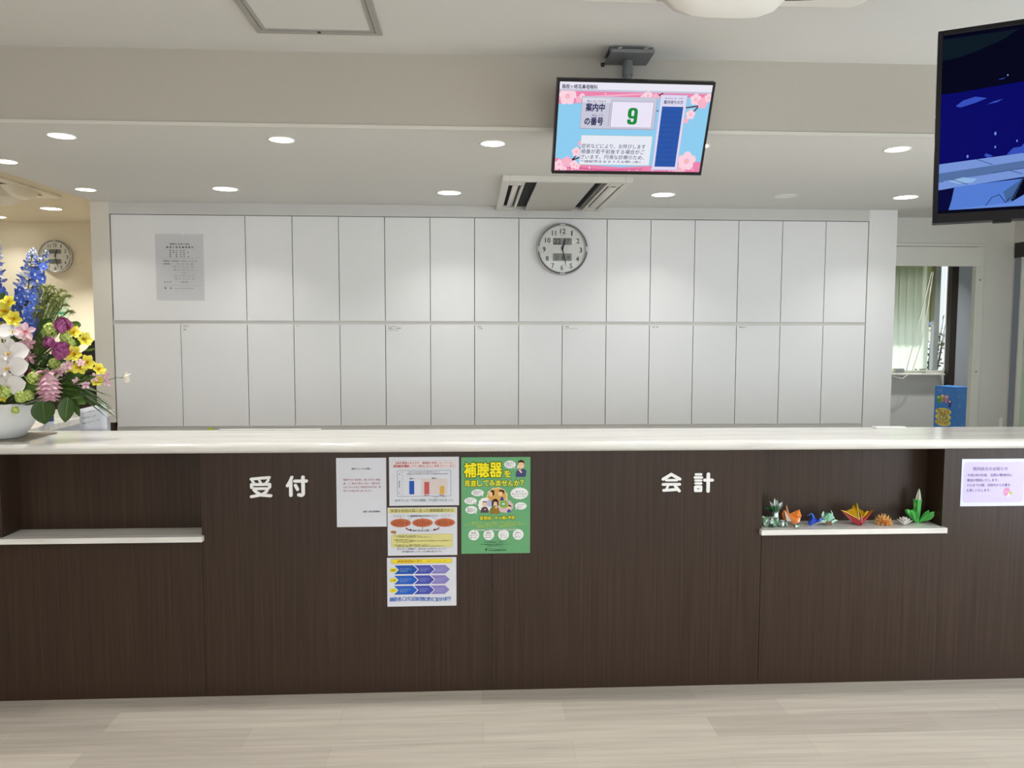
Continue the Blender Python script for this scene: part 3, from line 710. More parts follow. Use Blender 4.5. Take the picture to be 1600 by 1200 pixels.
for y, x, s, w in ((121, 24, '1. まず、補聴器相談医を受診し耳の状態を確認しましょう', 118), (126.5, 38, '聞こえの状態を調べ、難聴の程度を確かめて、自分の聞こえを知りましょう', 148), (138, 24, '2. 補聴器の専門店に相談しましょう', 86), (143.5, 38, '購入の際は自分に合うものを、認定補聴器専門店で、聴こえの改善や使い方など専門的な調整を受けながら、自分に合う補聴器を選びましょう', 234), (149, 38, 'ましょう（試聴・貸し出し）', 66), (161, 24, '3. 装用し調整を受けながら、補聴器の効果を確認していきましょう', 154), (166.5, 38, '補聴器は慣れるまでの期間が必要です。定期的に聞こえの確認と調整をしながら自分の耳に合わせましょう', 200)):
    a.text(s, x, y, w, 4.6, ink('#45432e'), 3, .015)
a.text('自分に合った補聴器で、会話の楽しみを取り戻しましょう。', 40, 176, 212, 8.6, DB, 1, .01)
a.text('当院で補聴器の相談をしています。まずはお気軽にお問い合わせ下さい。', 60, 189, 174, 7, K, 1, .02)
done(a)
# --- flow chart
YE = ink('#e8d83c')
a = sheet('poster', 'white landscape poster with rows of blue arrows, lowest of the three stacked', 'poster', -.3615, .597, .297, .2145, PAPER, 'hearing aid posters')
a.rect(19, 6, 259, 20, ink('#a2542e'), 1); a.rect(20.2, 7.2, 256.6, 17.6, YE, 2)
a.text('補聴器相談の流れ', 44, 11, 108, 10, ink('#b5592a'), 3, .02); a.text('ご相談からフォローまで', 164, 13.5, 92, 7, ink('#b5592a'), 3)
for r_, s in enumerate(('聴検', '2〜3週', 'フォロー')):
    y = 34+r_*45; x = 31-r_*1.2
    for (x0, x1, c) in ((x, x+80, '#2455a8' if r_ < 1 else '#2a5fbc'), (x+86, x+152, '#4a50aa'), (x+157, x+219, '#8a80bd')):
        a.poly([(x0, y), (x1, y), (x1+20, y+19), (x1, y+38), (x0, y+38), (x0+20, y+19)], ink(c), 1)
        for k in range(3): a.text(('耳鼻科の診察と検査を行う', '難聴の程度を確認します', '補聴器の選定')[k], x0+24, y+11+k*6.5, (x1-x0)*.62 if k < 2 else (x1-x0)*.4, 4, ink('#9db4e6'), 2)
    a.ell(27-r_*.8, y+20, 17, 9.2, ink('#a8a02c'), 1); a.ell(27-r_*.8, y+20, 16.4, 8.6, YE, 2); a.text(s, 18-r_*.8, y+16.5, 18, 7, ink('#5d5a10'), 3, .03)
s = '補聴器を使いこなすには日頃の習慣と周りのご協力が大事です'
for i, c in enumerate(s): a.text(c, 10+i*9.45, 174-3*math.sin(PI*i/len(s)*2)*.6, 8.6, 18 if c not in '、' else 4, ink('#2f62bb'), 2, .04)
done(a)
# --- green A3 poster
GRN = mat('poster_green', '#5fa06c', .55); YL = ink('#f5e52a'); DGN = ink('#3f5a1c'); BW = ink('#f0efee'); SKN = ink('#eec9a0')
a = sheet('poster', 'large green poster with yellow headline, right of the white posters', 'poster', -.0425, 1.0305, .297, .42, GRN, 'hearing aid posters')
def halo(s, x, y, w, h, b=.05):
    a.text(s, x-1.6, y-1.6, w+3.2, h+3.2, DGN, 1, b+.055); a.text(s, x, y, w, h, YL, 2.2, b)
for i, c in enumerate('補聴器'): halo(c, 13+i*55, 24, 51, 62, .055)
halo('を', 184, 58, 28, 29, .05)
for i, c in enumerate('見直してみませんか？'): halo(c, 14+i*26.6, 100 if c != '？' else 98, 24 if c != '？' else 15, 25, .035)
def bubble(x, y, rx, ry, lines, tail=None):
    a.ell(x, y, rx, ry, BW, 1)
    if tail: a.poly([(x+tail[0]*rx*.35, y+ry*.75), (x+tail[0]*rx*.8, y+ry*.5), (x+tail[0]*rx*.95, y+ry*1.05)][::int(tail[0])], BW, 1)
    for k, s in enumerate(lines): a.text(s, x-rx*.68, y-ry*.55+k*(ry*1.2/len(lines)), rx*1.36 if len(s) > 4 else rx*.9, ry*.26, K, 2, .02)
bubble(209, 32, 25, 17, ['電話の音が', '聞き取りにくい', '時がある'], (1,))
# man with a telephone
a.poly([(233, 86), (236, 62), (252, 50), (268, 50), (280, 60), (276, 86)], ink('#474a78'), 2); a.ell(257, 35, 13, 17, SKN, 3); a.poly([(243, 30), (245, 17), (257, 12), (270, 18), (272, 32), (266, 24), (250, 23)], ink('#3d1d14'), 4)
a.ell(252, 33, 1.3, 1.8, K, 4, 8); a.ell(263, 32, 1.3, 1.8, K, 4, 8); a.ell(243, 44, 4, 6, SKN, 4); a.rect(240, 37, 4, 12, ink('#d9dade'), 5); a.poly([(246, 56), (252, 52), (262, 68), (256, 70)], SKN, 4)
# clouds with people
a.cloud(154, 172, 42, 38, ink('#f4e6b0'), 1); a.cloud(154, 172, 39, 35, ink('#d3a45c'), 2); a.cloud(101, 207, 27, 30, BW, 2.5); a.ell(120, 200, 13, 16, ink('#b7b9de'), 2.7); a.cloud(188, 213, 33, 27, ink('#d9b9bd'), 2.5)
a.ell(183, 204, 20, 18, ink('#8fb24c'), 3); a.rect(173, 197, 17, 13, ink('#3f6a55'), 4); a.rect(175, 199, 13, 9, ink('#cfe0e2'), 5)
a.ell(129, 158, 9, 12, SKN, 3); a.poly([(124, 148), (132, 141), (142, 147), (142, 164), (134, 168), (134, 154)], ink('#3d1d14'), 4)
a.ell(168, 157, 9, 12, SKN, 3); a.poly([(160, 150), (166, 140), (182, 142), (188, 152), (180, 160), (176, 150)], ink('#5a2a18'), 4); a.poly([(166, 190), (170, 174), (178, 172), (184, 186)], ink('#2d3f94'), 3)
a.poly([(82, 241), (86, 222), (96, 214), (110, 216), (118, 232), (116, 241)], ink('#574450'), 3); a.ell(100, 204, 9, 12, SKN, 4); a.poly([(91, 200), (93, 191), (107, 190), (110, 200), (105, 195), (96, 195)], ink('#6a5547'), 5); a.poly([(97, 226), (106, 224), (104, 230)], SKN, 5)
a.poly([(126, 246), (128, 222), (138, 214), (152, 214), (162, 222), (164, 246)], ink('#93702c'), 6); a.ell(146, 196, 12, 15, SKN, 7); a.poly([(132, 212), (131, 192), (140, 181), (152, 181), (160, 192), (160, 212), (155, 210), (154, 194), (140, 192), (137, 211)], ink('#3a1a12'), 8)
a.ell(141, 198, 1.2, 1.6, K, 8, 8); a.ell(151, 198, 1.2, 1.6, K, 8, 8); a.poly([(143, 222), (150, 212), (154, 222)], SKN, 8)
a.ell(207, 218, 7, 9, SKN, 4); a.poly([(200, 214), (206, 206), (215, 212), (216, 222), (212, 215)], ink('#3d1d14'), 5); a.poly([(196, 240), (200, 228), (210, 226), (213, 240)], ink('#4a4aa0'), 4)
bubble(70, 154, 27, 15, ['会議中の会話が', '聞き取れない', 'と思う'], (1,)); bubble(40, 189, 27, 15, ['聞き返しが多く', 'なったと', '言われる'], (1,)); bubble(43, 228, 25.5, 17, ['後ろから', '呼ばれても', '気付かない', '事がある'], (1,)); bubble(256, 213, 25, 16, ['テレビの音が', '大きいと', '言われる'], (-1,))
a.cloud(250, 158, 36, 24, BW, 1, 15)
for k, s in enumerate(('「聞こえ」が', '悪くなっているのでは', 'ないでしょうか？')): a.text(s, 250-(17, 32, 25)[k], 147+k*10, (34, 64, 50)[k], 6.2, K, 2, .03)
for c, x, y, w, h in (('認', 80, 256, 15, 16), ('知', 97, 256, 15, 16), ('症', 114, 256, 14, 16), ('や', 130, 262, 9, 9), ('う', 143, 257, 13, 14), ('つ', 159, 260, 14, 10), ('病', 175, 256, 15, 16), ('の', 191, 261, 8, 8), ('予', 202, 256, 13, 15), ('防', 217, 256, 14, 15)): halo(c, x, y, w, h, .03)
for y, x, w, s in ((281, 43, 212, '補聴器を使うことで、コミュニケーションが円滑になり、認知症やうつ病の予防にもつながります。'), (290, 14, 262, '聞こえにくさをそのままにせず、補聴器を上手に使いましょう。耳鼻咽喉科の専門医にご相談下さい。'), (299, 66, 170, '補聴器相談医があなたの聞こえに合った補聴器選びをお手伝いします。')): a.text(s, x, y, w, 5.6, ink('#cfd23c'), 1, .01)
a.rect(53, 313, 188, 8, ink('#b7cdb6'), 1.5); a.text('使ってみたい、補聴器をこんなことでお困りではありませんか', 55, 314.5, 182, 6, ink('#2d4a33'), 4, .02)
for x, ls in ((54, ('補聴器を', '着けているが', '聞こえない')), (118, ('補聴器が', '合わない', '自分の声も')), (182, ('ピーピー', '音がなって', '気になる')), (245, ('雑音が', '多くて', '使えない'))):
    a.ell(x+.8, 339.5, 23.5, 23.5, ink('#4d8557'), 2); a.ell(x, 338, 23.3, 23.3, BW, 3)
    for k, s in enumerate(ls): a.text(s, x-(12, 17, 15)[k], 326+k*10, (24, 34, 30)[k], 6, K, 4, .02)
a.text('まずは耳鼻咽喉科にご相談下さい', 99, 367, 96, 6.5, ink('#23402c'), 1, .02); a.text('お近くの補聴器相談医は日本耳鼻咽喉科学会ホームページで', 84, 377, 130, 5.4, ink('#23402c'), 1, .01); a.text('補聴器相談医名簿をご覧下さい', 112, 385, 76, 4.6, ink('#23402c'), 1)
a.poly([(103, 400), (109, 396), (112, 402), (107, 407), (108, 411), (104, 408)], ink('#0f3a24'), 1); a.text('補聴器はあなたに合った適正なものを', 118, 395, 80, 4, ink('#23402c'), 1); a.text('日本耳鼻咽喉科学会', 117, 402, 78, 8, ink('#0c2c1b'), 1, .04)
done(a)
# --- purple notice
a = sheet('notice_sheet', 'pale lilac landscape notice on the counter front at the far right', 'notice', 2.172, 1.0085, .297, .2125, mat('laminate_pale_lilac', '#d6d8ee', .25))
a.rrect(9, 14, 280, 182, 16, mat('lilac_print', '#c9bce0', .3), 1)
PU = ink('#5c4a86')
a.text('院内処方のお知らせ', 53, 36, 158, 17, PU, 2, .01)
for i, (s, w) in enumerate((('令和2年9月頃、当院の敷地内に', 208), ('薬局が開局いたします。', 145), ('それまでの間、当院内からお薬を', 200), ('お渡しいたします。', 110))): a.text(s, 26, 66+i*22.5, w, 13.5, PU, 2, .01)
a.ell(211, 150, 15, 19, ink('#d993bd'), 2); a.poly([(196, 145), (203, 128), (211, 134), (219, 128), (226, 145)], ink('#d993bd'), 2.5)
a.ell(206, 150, 2, 2.6, ink('#f6e6f0'), 3, 8); a.ell(218, 149, 2, 2.6, ink('#f6e6f0'), 3, 8)
a.poly([(211, 168), (219, 172), (238, 155), (233, 147), (226, 150)], ink('#b4c94a'), 3); a.poly([(211, 168), (219, 172), (227, 163), (222, 153)], ink('#eef0dc'), 4)
done(a)
# --- grey laminated notice on the cabinet
LAM = mat('laminated_grey', '#d3d3d6', .25)
a = sheet('notice_sheet', 'grey laminated timetable notice on the wide upper cabinet door', 'notice', -1.984, 2.168, .297, .415, LAM, None, YC, .0008)
G3 = ink('#55555a'); a.text('医療法人社団 仁恵会', 90, 56, 122, 12, G3, 1, .03)
for i, c in enumerate('箱根ヶ崎耳鼻咽喉科'): a.text(c, 68+i*19.4, 76, 12, 12, K, 1, .04)
for r_, row in enumerate(('開設者', '管理者', '医　師', '医　師')):
    for i, c in enumerate(row):
        if c != '　': a.text(c, 88+i*19, 98+r_*12.8, 8.5, 8.5, K, 1, .06)
    for i, c in enumerate('耳鼻科' if r_ % 2 else '診察'): a.text(c, 152+i*20+(6 if i == 2 else 0), 98+r_*12.8, 8.5, 8.5, K, 1, .06)
a.rect(36, 150, 232, .9, ink('#8f8f92'), 1); a.rect(40, 322, 240, .9, ink('#8f8f92'), 1)
a.text('診療科目', 46, 164, 40, 8, K, 1, .06); a.text('耳鼻咽喉科・小児科・アレルギー科', 96, 164, 158, 8, K, 1, .02); a.text('診療時間', 46, 182, 40, 8, K, 1, .06)
for y, s, x, w in ((182, '〈月・火・木・金〉', 126, 108), (200, '午前　９：００〜１２：００', 108, 126), (219, '午後　３：００〜１８：３０', 108, 126), (238, '〈土〉', 158, 28), (257, '午前　９：００〜１３：００', 110, 126), (276, '午後　２：３０〜１７：００', 112, 126)): a.text(s, x, y, w, 8, G3, 1, .02)
for i, c in enumerate('休診日'): a.text(c, 50+i*16, 296, 9, 8.5, K, 1, .04)
a.text('水曜 祝日', 150, 296, 48, 8.5, ink('#7a5355'), 1, .03)
a.text('電', 51, 334, 9, 9, K, 1, .08); a.text('話', 84, 334, 9, 9, K, 1, .08); a.text('０４２−５５６−００００', 112, 336, 116, 7.5, K, 1, .03)
done(a)
a = ART(org=(-.009, -.001, .004)); a.box((-.009, -.001, -.004), (.009, 0, .004), mat('white_clip', '#f4f4f4', .3))
tag(a.build('tape', loc=(-1.811, YC-.0012, 2.17)), 'small white tape piece at the top of the laminated cabinet notice', 'tape')
# --- paper clipped at the back edge of the counter, left
a = ART(org=(-.062, -.0005, .09)); a.k = .001
q0 = PAPER; rows = []
for i in range(5):
    u = i/4; rows.append([(-.062+.124*u+.004*(1-v), .012*math.sin(u*3)*v, -.02+.122*v+.030*u*v) for v in [j/4 for j in range(5)]])
a.grid(rows, q0)
a.ax = Vector((1, 0, .2)).normalized(); a.up = Vector((-.06, .03, 1)).normalized(); a.out = Vector((0, -1, 0)); a.org = Vector((-.052, -.004, .098))
for i, (s, w) in enumerate((('スタッフが席を外しており', 92), ('お待ち頂くことが', 66), ('御座いますのでご了承', 80))): a.text(s, 2, 10+i*24, w, 9, ink('#6f6f76'), 8, 0)
o = a.build('notice_sheet', loc=(P(146, 672, Y=.412).x, .412, CZ-.002)); md = o.modifiers.new('t', 'SOLIDIFY'); md.thickness = .0004
tag(o, 'small white notice standing curled at the rear edge of the counter beside the flowers', 'notice')
# --- green poster on the far beige wall
a = sheet('poster', 'pale green poster on the far beige wall behind the flowers', 'poster', -4.39, 1.865, .245, .34, mat('pale_green_paper', '#c6dcc0', .6), None, 4.958)
a.text('耳鼻咽喉', 70, 42, 150, 26, K, 1, .04); a.rect(30, 125, 185, 28, ink('#4f9a74'), 1); a.frame(0, 0, 245, 340, 3, ink('#a9c3a6'), 1)
done(a)

# ================================================================== the two clocks
def clock(x, y, z, label, r, digits=True):
    t = thing('wall_clock', label, 'clock', (x, y, z), 'wall clocks'); k = r/.166
    SIL = mat('silver_plastic', '#c9c9c8', .3, .6)
    q = MB(); q.lathe([(.05*k, 0), (.15*k, 0), (.166*k, .006*k), (.166*k, .03*k), (.158*k, .042*k), (.150*k, .040*k), (.147*k, .03*k)], (0, 0, 0), SIL, 56, 'y'); q.build('case', t)
    q = MB(); FC = mat('clock_face', '#dedfda', .5)
    q.face([(.148*k*math.cos(a_), -.028*k, -.148*k*math.sin(a_)) for a_ in [2*PI*i/56 for i in range(56)]][::-1], FC); 
    f = ART(org=(0, -.0285*k, 0), k=.001*k); f.v, f.f, f.m, f.mats, f.sm = q.v, q.f, q.m, q.mats, q.sm
    for n in range(1, 13):
        an = math.radians(30*n)
        cx, cy = ((60, -102), (100, -54), (119, 5), (98, 62), (56, 106), (-3, 118), (-62, 106), (-98, 60), (-118, 2), (-95, -56), (-55, -102), (2, -115))[n-1]
        w = (17 if n != 1 else 7) if n < 10 else (34 if n != 11 else 24); f.text(str(n), cx-w/2, cy-15, w, 31, ink('#3f3f3d'), 1, .05)
        f.ell(136*math.sin(an), -136*math.cos(an), 1.4, 1.4, K, 1, 8)
    f.rect(-17, -90, 33, 3, ink('#8f8f8b'), 1)
    LCD = mat('lcd_grey', '#7f827e', .4)
    f.rrect(-62, -71, 122, 44, 6, LCD, 1); f.rrect(-62, 27, 122, 49, 6, LCD, 1)
    if digits:
        f.text('22', -55, -66, 44, 33, K, 2, .01); f.text('27', 8, -66, 36, 33, ink('#4a4c4a'), 2, .0); f.text('2/', -48, 36, 26, 28, ink('#4a4c4a'), 2); f.text('8', -4, 36, 20, 33, K, 2, .01); f.text('木', 26, 40, 26, 28, ink('#4a4c4a'), 2)
    else:
        f.text('22 28', -52, -64, 100, 30, ink('#5a5c5a'), 2); f.text('2/ 8', -46, 34, 90, 32, ink('#4a4c4a'), 2)
    f.build('dial', t)
    # dark inner ring with four silver gaps
    q = MB(); rows = []
    for s in range(4):
        rows = []
        for i in range(13):
            a_ = math.radians(90*s+6+78*i/12); rows.append([(rr*k*math.cos(a_), -dy*k, rr*k*math.sin(a_)) for rr, dy in ((.1525, .0415), (.159, .043))])
        q.grid(rows, mat('ring_grey', '#3f4141', .4))
    q.build('ring', t)
    for an, L, w, dy, bk, nm in ((13.8, .075, .007, .030, .0, 'hour_hand'), (167, .118, .004, .032, .02, 'minute_hand')):
        a_ = math.radians(an); d = Vector((math.sin(a_), 0, math.cos(a_))); sd = Vector((d.z, 0, -d.x)); o_ = Vector((0, -dy*k, 0))
        q = MB(); q.prism([o_-sd*w*k*.6-d*bk*k, o_+sd*w*k*.6-d*bk*k, o_+sd*w*k+d*L*.6*k, o_+d*L*k, o_-sd*w*k+d*L*.6*k], (0, -.0012*k, 0), mat('black_hand', '#161616', .4)); q.build(nm, t)
    q = MB(); q.lathe([(0, .038*k), (.006*k, .037*k), (.006*k, .029*k)], (0, 0, 0), MATS['black_hand'], 16, 'y'); q.build('hub', t)
    gm = MATS.get('clock_glass') or glass_mat('clock_glass')
    q = MB(); q.lathe([(0, .0412*k), (.1, .0408*k), (.148*k, .0385*k)], (0, 0, 0), gm, 48, 'y'); q.build('glass', t)
    return t
clock(.589, YC, 2.09, 'round silver clock on the white cabinet door under the air vent', .166)
clock(-4.243, 4.96, 2.303, 'round clock on the far beige wall, partly behind blue flowers', .168, False)
# ================================================================== displays hanging from the ceiling
def tv_matrix(c, yaw, tilt, roll):
    y, t, r = map(math.radians, (yaw, tilt, roll))
    x = Vector((math.cos(y), math.sin(y), 0)); n = Vector((math.sin(y), -math.cos(y), 0)); z = Vector((0, 0, 1))
    z2 = z*math.cos(t)+n*math.sin(t); n2 = n*math.cos(t)-z*math.sin(t)
    x3 = x*math.cos(r)+z2*math.sin(r); z3 = -x*math.sin(r)+z2*math.cos(r)
    m_ = Matrix((x3, -n2, z3)).transposed().to_4x4(); m_.translation = c; return m_
BEZ = mat('black_gloss_bezel', '#121014', .3, spec=.25)
BCK = mat('black_plastic_back', '#222224', .5)
def television(label, mtx, w, h, bez, name='display'):
    t = thing(name, label, 'display'); t.matrix_world = mtx
    l, r, tp_, bt = bez
    q = MB()
    q.box((-w/2, -.002, -h/2), (-w/2+l, .03, h/2), BEZ); q.box((w/2-r, -.002, -h/2), (w/2, .03, h/2), BEZ)
    q.box((-w/2+l, -.002, h/2-tp_), (w/2-r, .03, h/2), BEZ); q.box((-w/2+l, -.002, -h/2), (w/2-r, .03, -h/2+bt), BEZ)
    q.build('bezel', t, bevel=.0015)
    q = MB(); q.box((-w/2+.004, .03, -h/2+.004), (w/2-.004, .042, h/2-.004), BCK); q.build('back_cover', t, bevel=.006)
    a = ART(org=(-w/2+l, .0015, h/2-tp_), k=.001, step=.00015); return t, a
T1 = tv_matrix(Vector((.618, -.286, 2.345)), 2.77, 26.16, .54)
t, a = television('small wall display with a green number nine on a pink and blue screen', T1, .60, .35, (.0095, .0095, .011, .0125))
SW, SHT = 581, 326.5; a.bounds = (SW, SHT)
def fx(u): return u*SW
def fy(v): return v*SHT
e = 1.0
SKY, PNK, LAV, NAV = scr('#8fcdf0', e), scr('#ec86ae', e), scr('#dcdaf2', e), scr('#1d2350', e)
a.rect(0, 0, SW, SHT, SKY, 0)
a.poly([(0, 0), (SW, 0), (SW, fy(.16)), (fx(.75), fy(.13)), (fx(.5), fy(.17)), (fx(.25), fy(.22)), (0, fy(.24))], PNK, 1)
a.poly([(0, fy(.85)), (fx(.2), fy(.93)), (fx(.45), fy(.955)), (fx(.7), fy(.93)), (fx(.85), fy(.86)), (SW, fy(.88)), (SW, SHT), (0, SHT)], PNK, 1)
a.poly([(0, fy(.17)), (fx(.3), fy(.135)), (fx(.6), fy(.10)), (fx(.6), fy(.115)), (fx(.3), fy(.155)), (0, fy(.195))], scr('#f6aecb', e), 2)
a.poly([(0, fy(.93)), (fx(.3), fy(.98)), (fx(.6), fy(.965)), (fx(.6), fy(.985)), (fx(.3), SHT), (0, fy(.96))], scr('#d9689a', e), 2)
a.rect(0, 0, SW, fy(.095), scr('#e9e8f4', e), 3); a.rect(0, fy(.078), SW, fy(.02), scr('#c5c4da', e), 4)
a.text('箱根ヶ崎耳鼻咽喉科', fx(.015), fy(.026), fx(.23), fy(.048), NAV, 5, .03)
BL1, BL2, BL3, BRN = scr('#fbd3e0', e), scr('#f7b3cb', e), scr('#e9d08a', e), scr('#5d2b33', e)
def blossom(u, v, r, l=3, c=BL1):
    for i in range(5): an = 2*PI*i/5-PI/2; a.ell(fx(u)+r*.62*math.cos(an), fy(v)+r*.62*math.sin(an), r*.5, r*.5, c, l+.1*i, 12)
    a.ell(fx(u), fy(v), r*.32, r*.32, BL2, l+1, 10); a.ell(fx(u), fy(v), r*.12, r*.12, BL3, l+2, 8)
blossom(.055, .155, 30)
for pts in ([(.60, .20), (.64, .14), (.68, .10)], [(.84, .255), (.92, .235), (1.0, .16)], [(.93, .23), (.87, .36), (.86, .40)], [(.05, .95), (.13, .85), (.17, .72)], [(.0, .985), (.1, .89), (.2, .82)]):
    for (u0, v0), (u1, v1) in zip(pts[:-1], pts[1:]): a.line(fx(u0), fy(v0), fx(u1), fy(v1), 5, BRN, 3)
for u, v, r, c in ((.58, .13, 16, BL1), (.63, .15, 14, BL2), (.55, .15, 10, BL1), (.90, .16, 20, BL1), (.95, .2, 19, BL2), (.985, .14, 15, BL1), (.88, .33, 17, BL1), (.855, .4, 10, BL2), (.14, .78, 17, BL1), (.165, .68, 10, BL2), (.03, .93, 18, BL1), (.08, .9, 20, BL2), (.13, .93, 15, BL1), (.0, .99, 16, BL2), (.06, .985, 13, BL1), (.9, .87, 34, BL1), (.86, .97, 26, BL2), (.15, .95, 12, BL1), (.13, .19, 12, BL2), (.15, .15, 9, BL1)): blossom(u, v, r, 4, c)
for i in range(22): a.ell(random.uniform(0, SW), fy(random.choice([.12, .14, .16, .955, .97, .99])), 2.2, 2.2, scr('#fff2f6', e), 6, 8)
# number panel
G1, G2 = scr('#c9c8da', e), scr('#a9a8be', e)
a.rrect(fx(.15), fy(.15), fx(.497), fy(.365), 6, G2, 7); a.rrect(fx(.153), fy(.152), fx(.49), fy(.353), 6, G1, 8)
a.rect(fx(.153), fy(.17), fx(.19), fy(.05), scr('#dcdbe8', e), 9); a.rect(fx(.335), fy(.17), 2, fy(.31), G2, 9)
a.rect(fx(.348), fy(.198), fx(.28), fy(.293), G2, 9); a.rect(fx(.352), fy(.204), fx(.272), fy(.283), scr('#ebe6f7', e), 10)
a.text('あん ない ちゅう', fx(.185), fy(.19), fx(.122), fy(.027), NAV, 11, .02); a.text('案内中', fx(.18), fy(.228), fx(.122), fy(.087), NAV, 11, .06)
a.text('ばん ごう', fx(.225), fy(.345), fx(.07), fy(.027), NAV, 11, .02); a.text('の番号', fx(.178), fy(.383), fx(.122), fy(.087), NAV, 11, .06)
GN, WN = scr('#1f8a3d', e), scr('#ebe6f7', e); nx, ny = fx(.460), fy(.268)
a.rrect(nx, ny, 38, 39, 14, GN, 11); a.rrect(nx, ny+35, 38, 26, 12, GN, 11.2); a.rect(nx+24, ny+14, 14, 34, GN, 11.4)
a.rrect(nx+14, ny+9, 10.5, 21, 4.5, WN, 12); a.rect(nx+14, ny+39, 10.5, 8, WN, 12); a.rrect(nx+14, ny+40, 10.5, 11.5, 4.5, WN, 12.2); a.rect(nx-1, ny+38.5, 15.5, 4, WN, 12.4)
# message box
a.rect(fx(.163), fy(.582), fx(.482), fy(.35), scr('#9fc3b8', e), 7); a.rect(fx(.1655), fy(.587), fx(.477), fy(.34), scr('#e8eaf4', e), 8)
for k, (s, w) in enumerate((('症状などにより、お呼びします', .434), ('順番が若干前後する場合がご', .432), ('ざいます。円滑な診療のため、', .432), ('ご理解頂きますようお願い申し', .428))):
    a.text(s, fx(.170), fy(.682+.0635*k), fx(w), fy(.053), scr('#2c3160', e), 9, .008, 2, fy(.902) if k == 3 else None)
# waiting column
a.rect(fx(.664), fy(.115), fx(.178), fy(.865), scr('#b9b5d6', e), 12); a.rect(fx(.667), fy(.12), fx(.172), fy(.855), scr('#dedaf2', e), 13)
a.text('あんない ま    かた', fx(.695), fy(.145), fx(.12), fy(.018), NAV, 14, .02); a.text('案内待ちの方', fx(.69), fy(.175), fx(.128), fy(.042), NAV, 14, .03)
a.rect(fx(.682), fy(.245), fx(.142), fy(.695), scr('#2d57a8', e), 14)
for i in range(1, 12): a.rect(fx(.682), fy(.245+.058*i), fx(.142), 1.1, scr('#22448c', e), 15)
a.rect(fx(.648), fy(.29), fx(.014), 4, scr('#36587e', e), 12)
a.build('screen', t)
m_ = thing('ceiling_mount', 'grey steel ceiling bracket and pole carrying the number display', 'bracket', (.613, -.205, ZC))
STE = mat('grey_painted_steel', '#77797d', .4, .3)
q = MB(); q.box((-.085, -.075, -.004), (.085, .04, 0), STE); q.box((-.083, -.072, -.026), (.083, -.067, -.004), STE); q.box((-.083, -.1, -.030), (.083, .042, -.024), STE); q.box((-.083, -.103, -.030), (.083, -.1, -.018), STE); q.build('ceiling_plate', m_, bevel=.001)
q = MB(); q.tube([(0, 0, -.028), (0, 0, -.085)], .0205, STE, 20); q.tube([(0, 0, -.085), (0, 0, -.29)], .0175, STE, 20); q.build('pole', m_)
q = MB(); q.box((-.05, -.05, -.29), (.05, .02, -.255), STE); q.build('head', m_)
for x in (-.05, .05):
    q = MB(); q.tube([(x, -.094, -.014), (x, -.072, -.014)], [.006, .009], mat('bolt_steel', '#b9b9b9', .3, .8), 8); q.tube([(x+.010, -.096, -.009), (x-.010, -.096, -.019)], .003, MATS['bolt_steel'], 6); q.build('bolt', m_)
q = MB(); q.tube([(-.083, .05, -.027), (-.097, .05, -.028)], .008, BCK, 8); q.build('end_plug', m_)

# large television at the right edge
h = .564; w = .968
mid = tv_matrix(Vector((1.352, -1.049, 2.169)), -28.95, -6.07, .24)
T2 = mid.copy(); T2.translation = mid.translation+mid.to_3x3() @ Vector((w/2, 0, 0))
t, a = television('large black television with a dark blue picture, at the right edge', T2, w, h, (.013, .013, .015, .027), 'television')
a.k = .001; W2, H2 = w*1000-26, h*1000-42; a.bounds = (W2, H2)
e = .85
D0, D1, D2, L1_, L2_, L3_ = scr('#02031c', e), scr('#05063f', e), scr('#05066c', e), scr('#3a55c8', e), scr('#7f9fe6', e), scr('#5a78ae', e)
def gx(u): return (u-108)/470*300*.94
def gy(v, u=108): return (v-(112-(u-108)*.14)-14)/((1100-(u-108)*.05)-(112-(u-108)*.14)-0)*H2
def gp(pts): return [(gx(u), gy(v, u)) for u, v in pts]
a.rect(0, 0, W2, H2, D1, 0)
a.rect(0, 0, W2, H2*.33, D0, 1)
a.poly([(0, H2*.33), (W2, H2*.33), (W2, H2*.62), (W2*.6, H2*.66), (0, H2*.735)], D2, 1)
a.poly([(0, H2*.335), (W2*.3, H2*.30), (W2*.7, H2*.31), (W2, H2*.33), (W2, H2*.34), (0, H2*.345)], D2, 2)
a.poly([(0, H2*.02), (gx(420), H2*.02), (gx(350), H2*.07), (gx(240), H2*.115), (gx(170), H2*.135), (0, H2*.14)], scr('#0b1a26', e), 2)
for b_ in ([(170, 520), (200, 490), (250, 470), (300, 480), (250, 505), (190, 528)], [(300, 515), (330, 498), (365, 487), (340, 505)], [(485, 352), (530, 335), (600, 340), (600, 356), (520, 358)], [(340, 380), (375, 368), (360, 378)]): a.poly(gp(b_), L1_, 3)
for u, v, r in ((337, 678, 3.2), (424, 722, 2.2), (338, 752, 2.4), (505, 713, 4.2), (226, 800, 3), (380, 357, 2), (530, 326, 1.6)): a.ell(gx(u), gy(v, u), r*.8, r*1.6, L2_, 4, 10)
a.poly(gp([(385, 795), (410, 760), (440, 755), (462, 722), (480, 725), (485, 775), (420, 800)]), L1_, 4)
a.poly(gp([(295, 800), (300, 785), (330, 800), (310, 812)]), L1_, 4); a.poly(gp([(420, 805), (520, 700), (565, 680), (900, 600), (900, 780), (565, 772)]), D0, 3)
a.poly(gp([(90, 842), (565, 772), (1700, 620), (1700, 800), (565, 900), (90, 985)]), L2_, 5)
a.poly(gp([(90, 893), (565, 812), (1700, 660), (1700, 690), (565, 850), (300, 905), (90, 938)]), L3_, 6)
a.poly(gp([(150, 935), (210, 915), (268, 925), (250, 945), (190, 950)]), scr('#9cc3f2', e), 7)
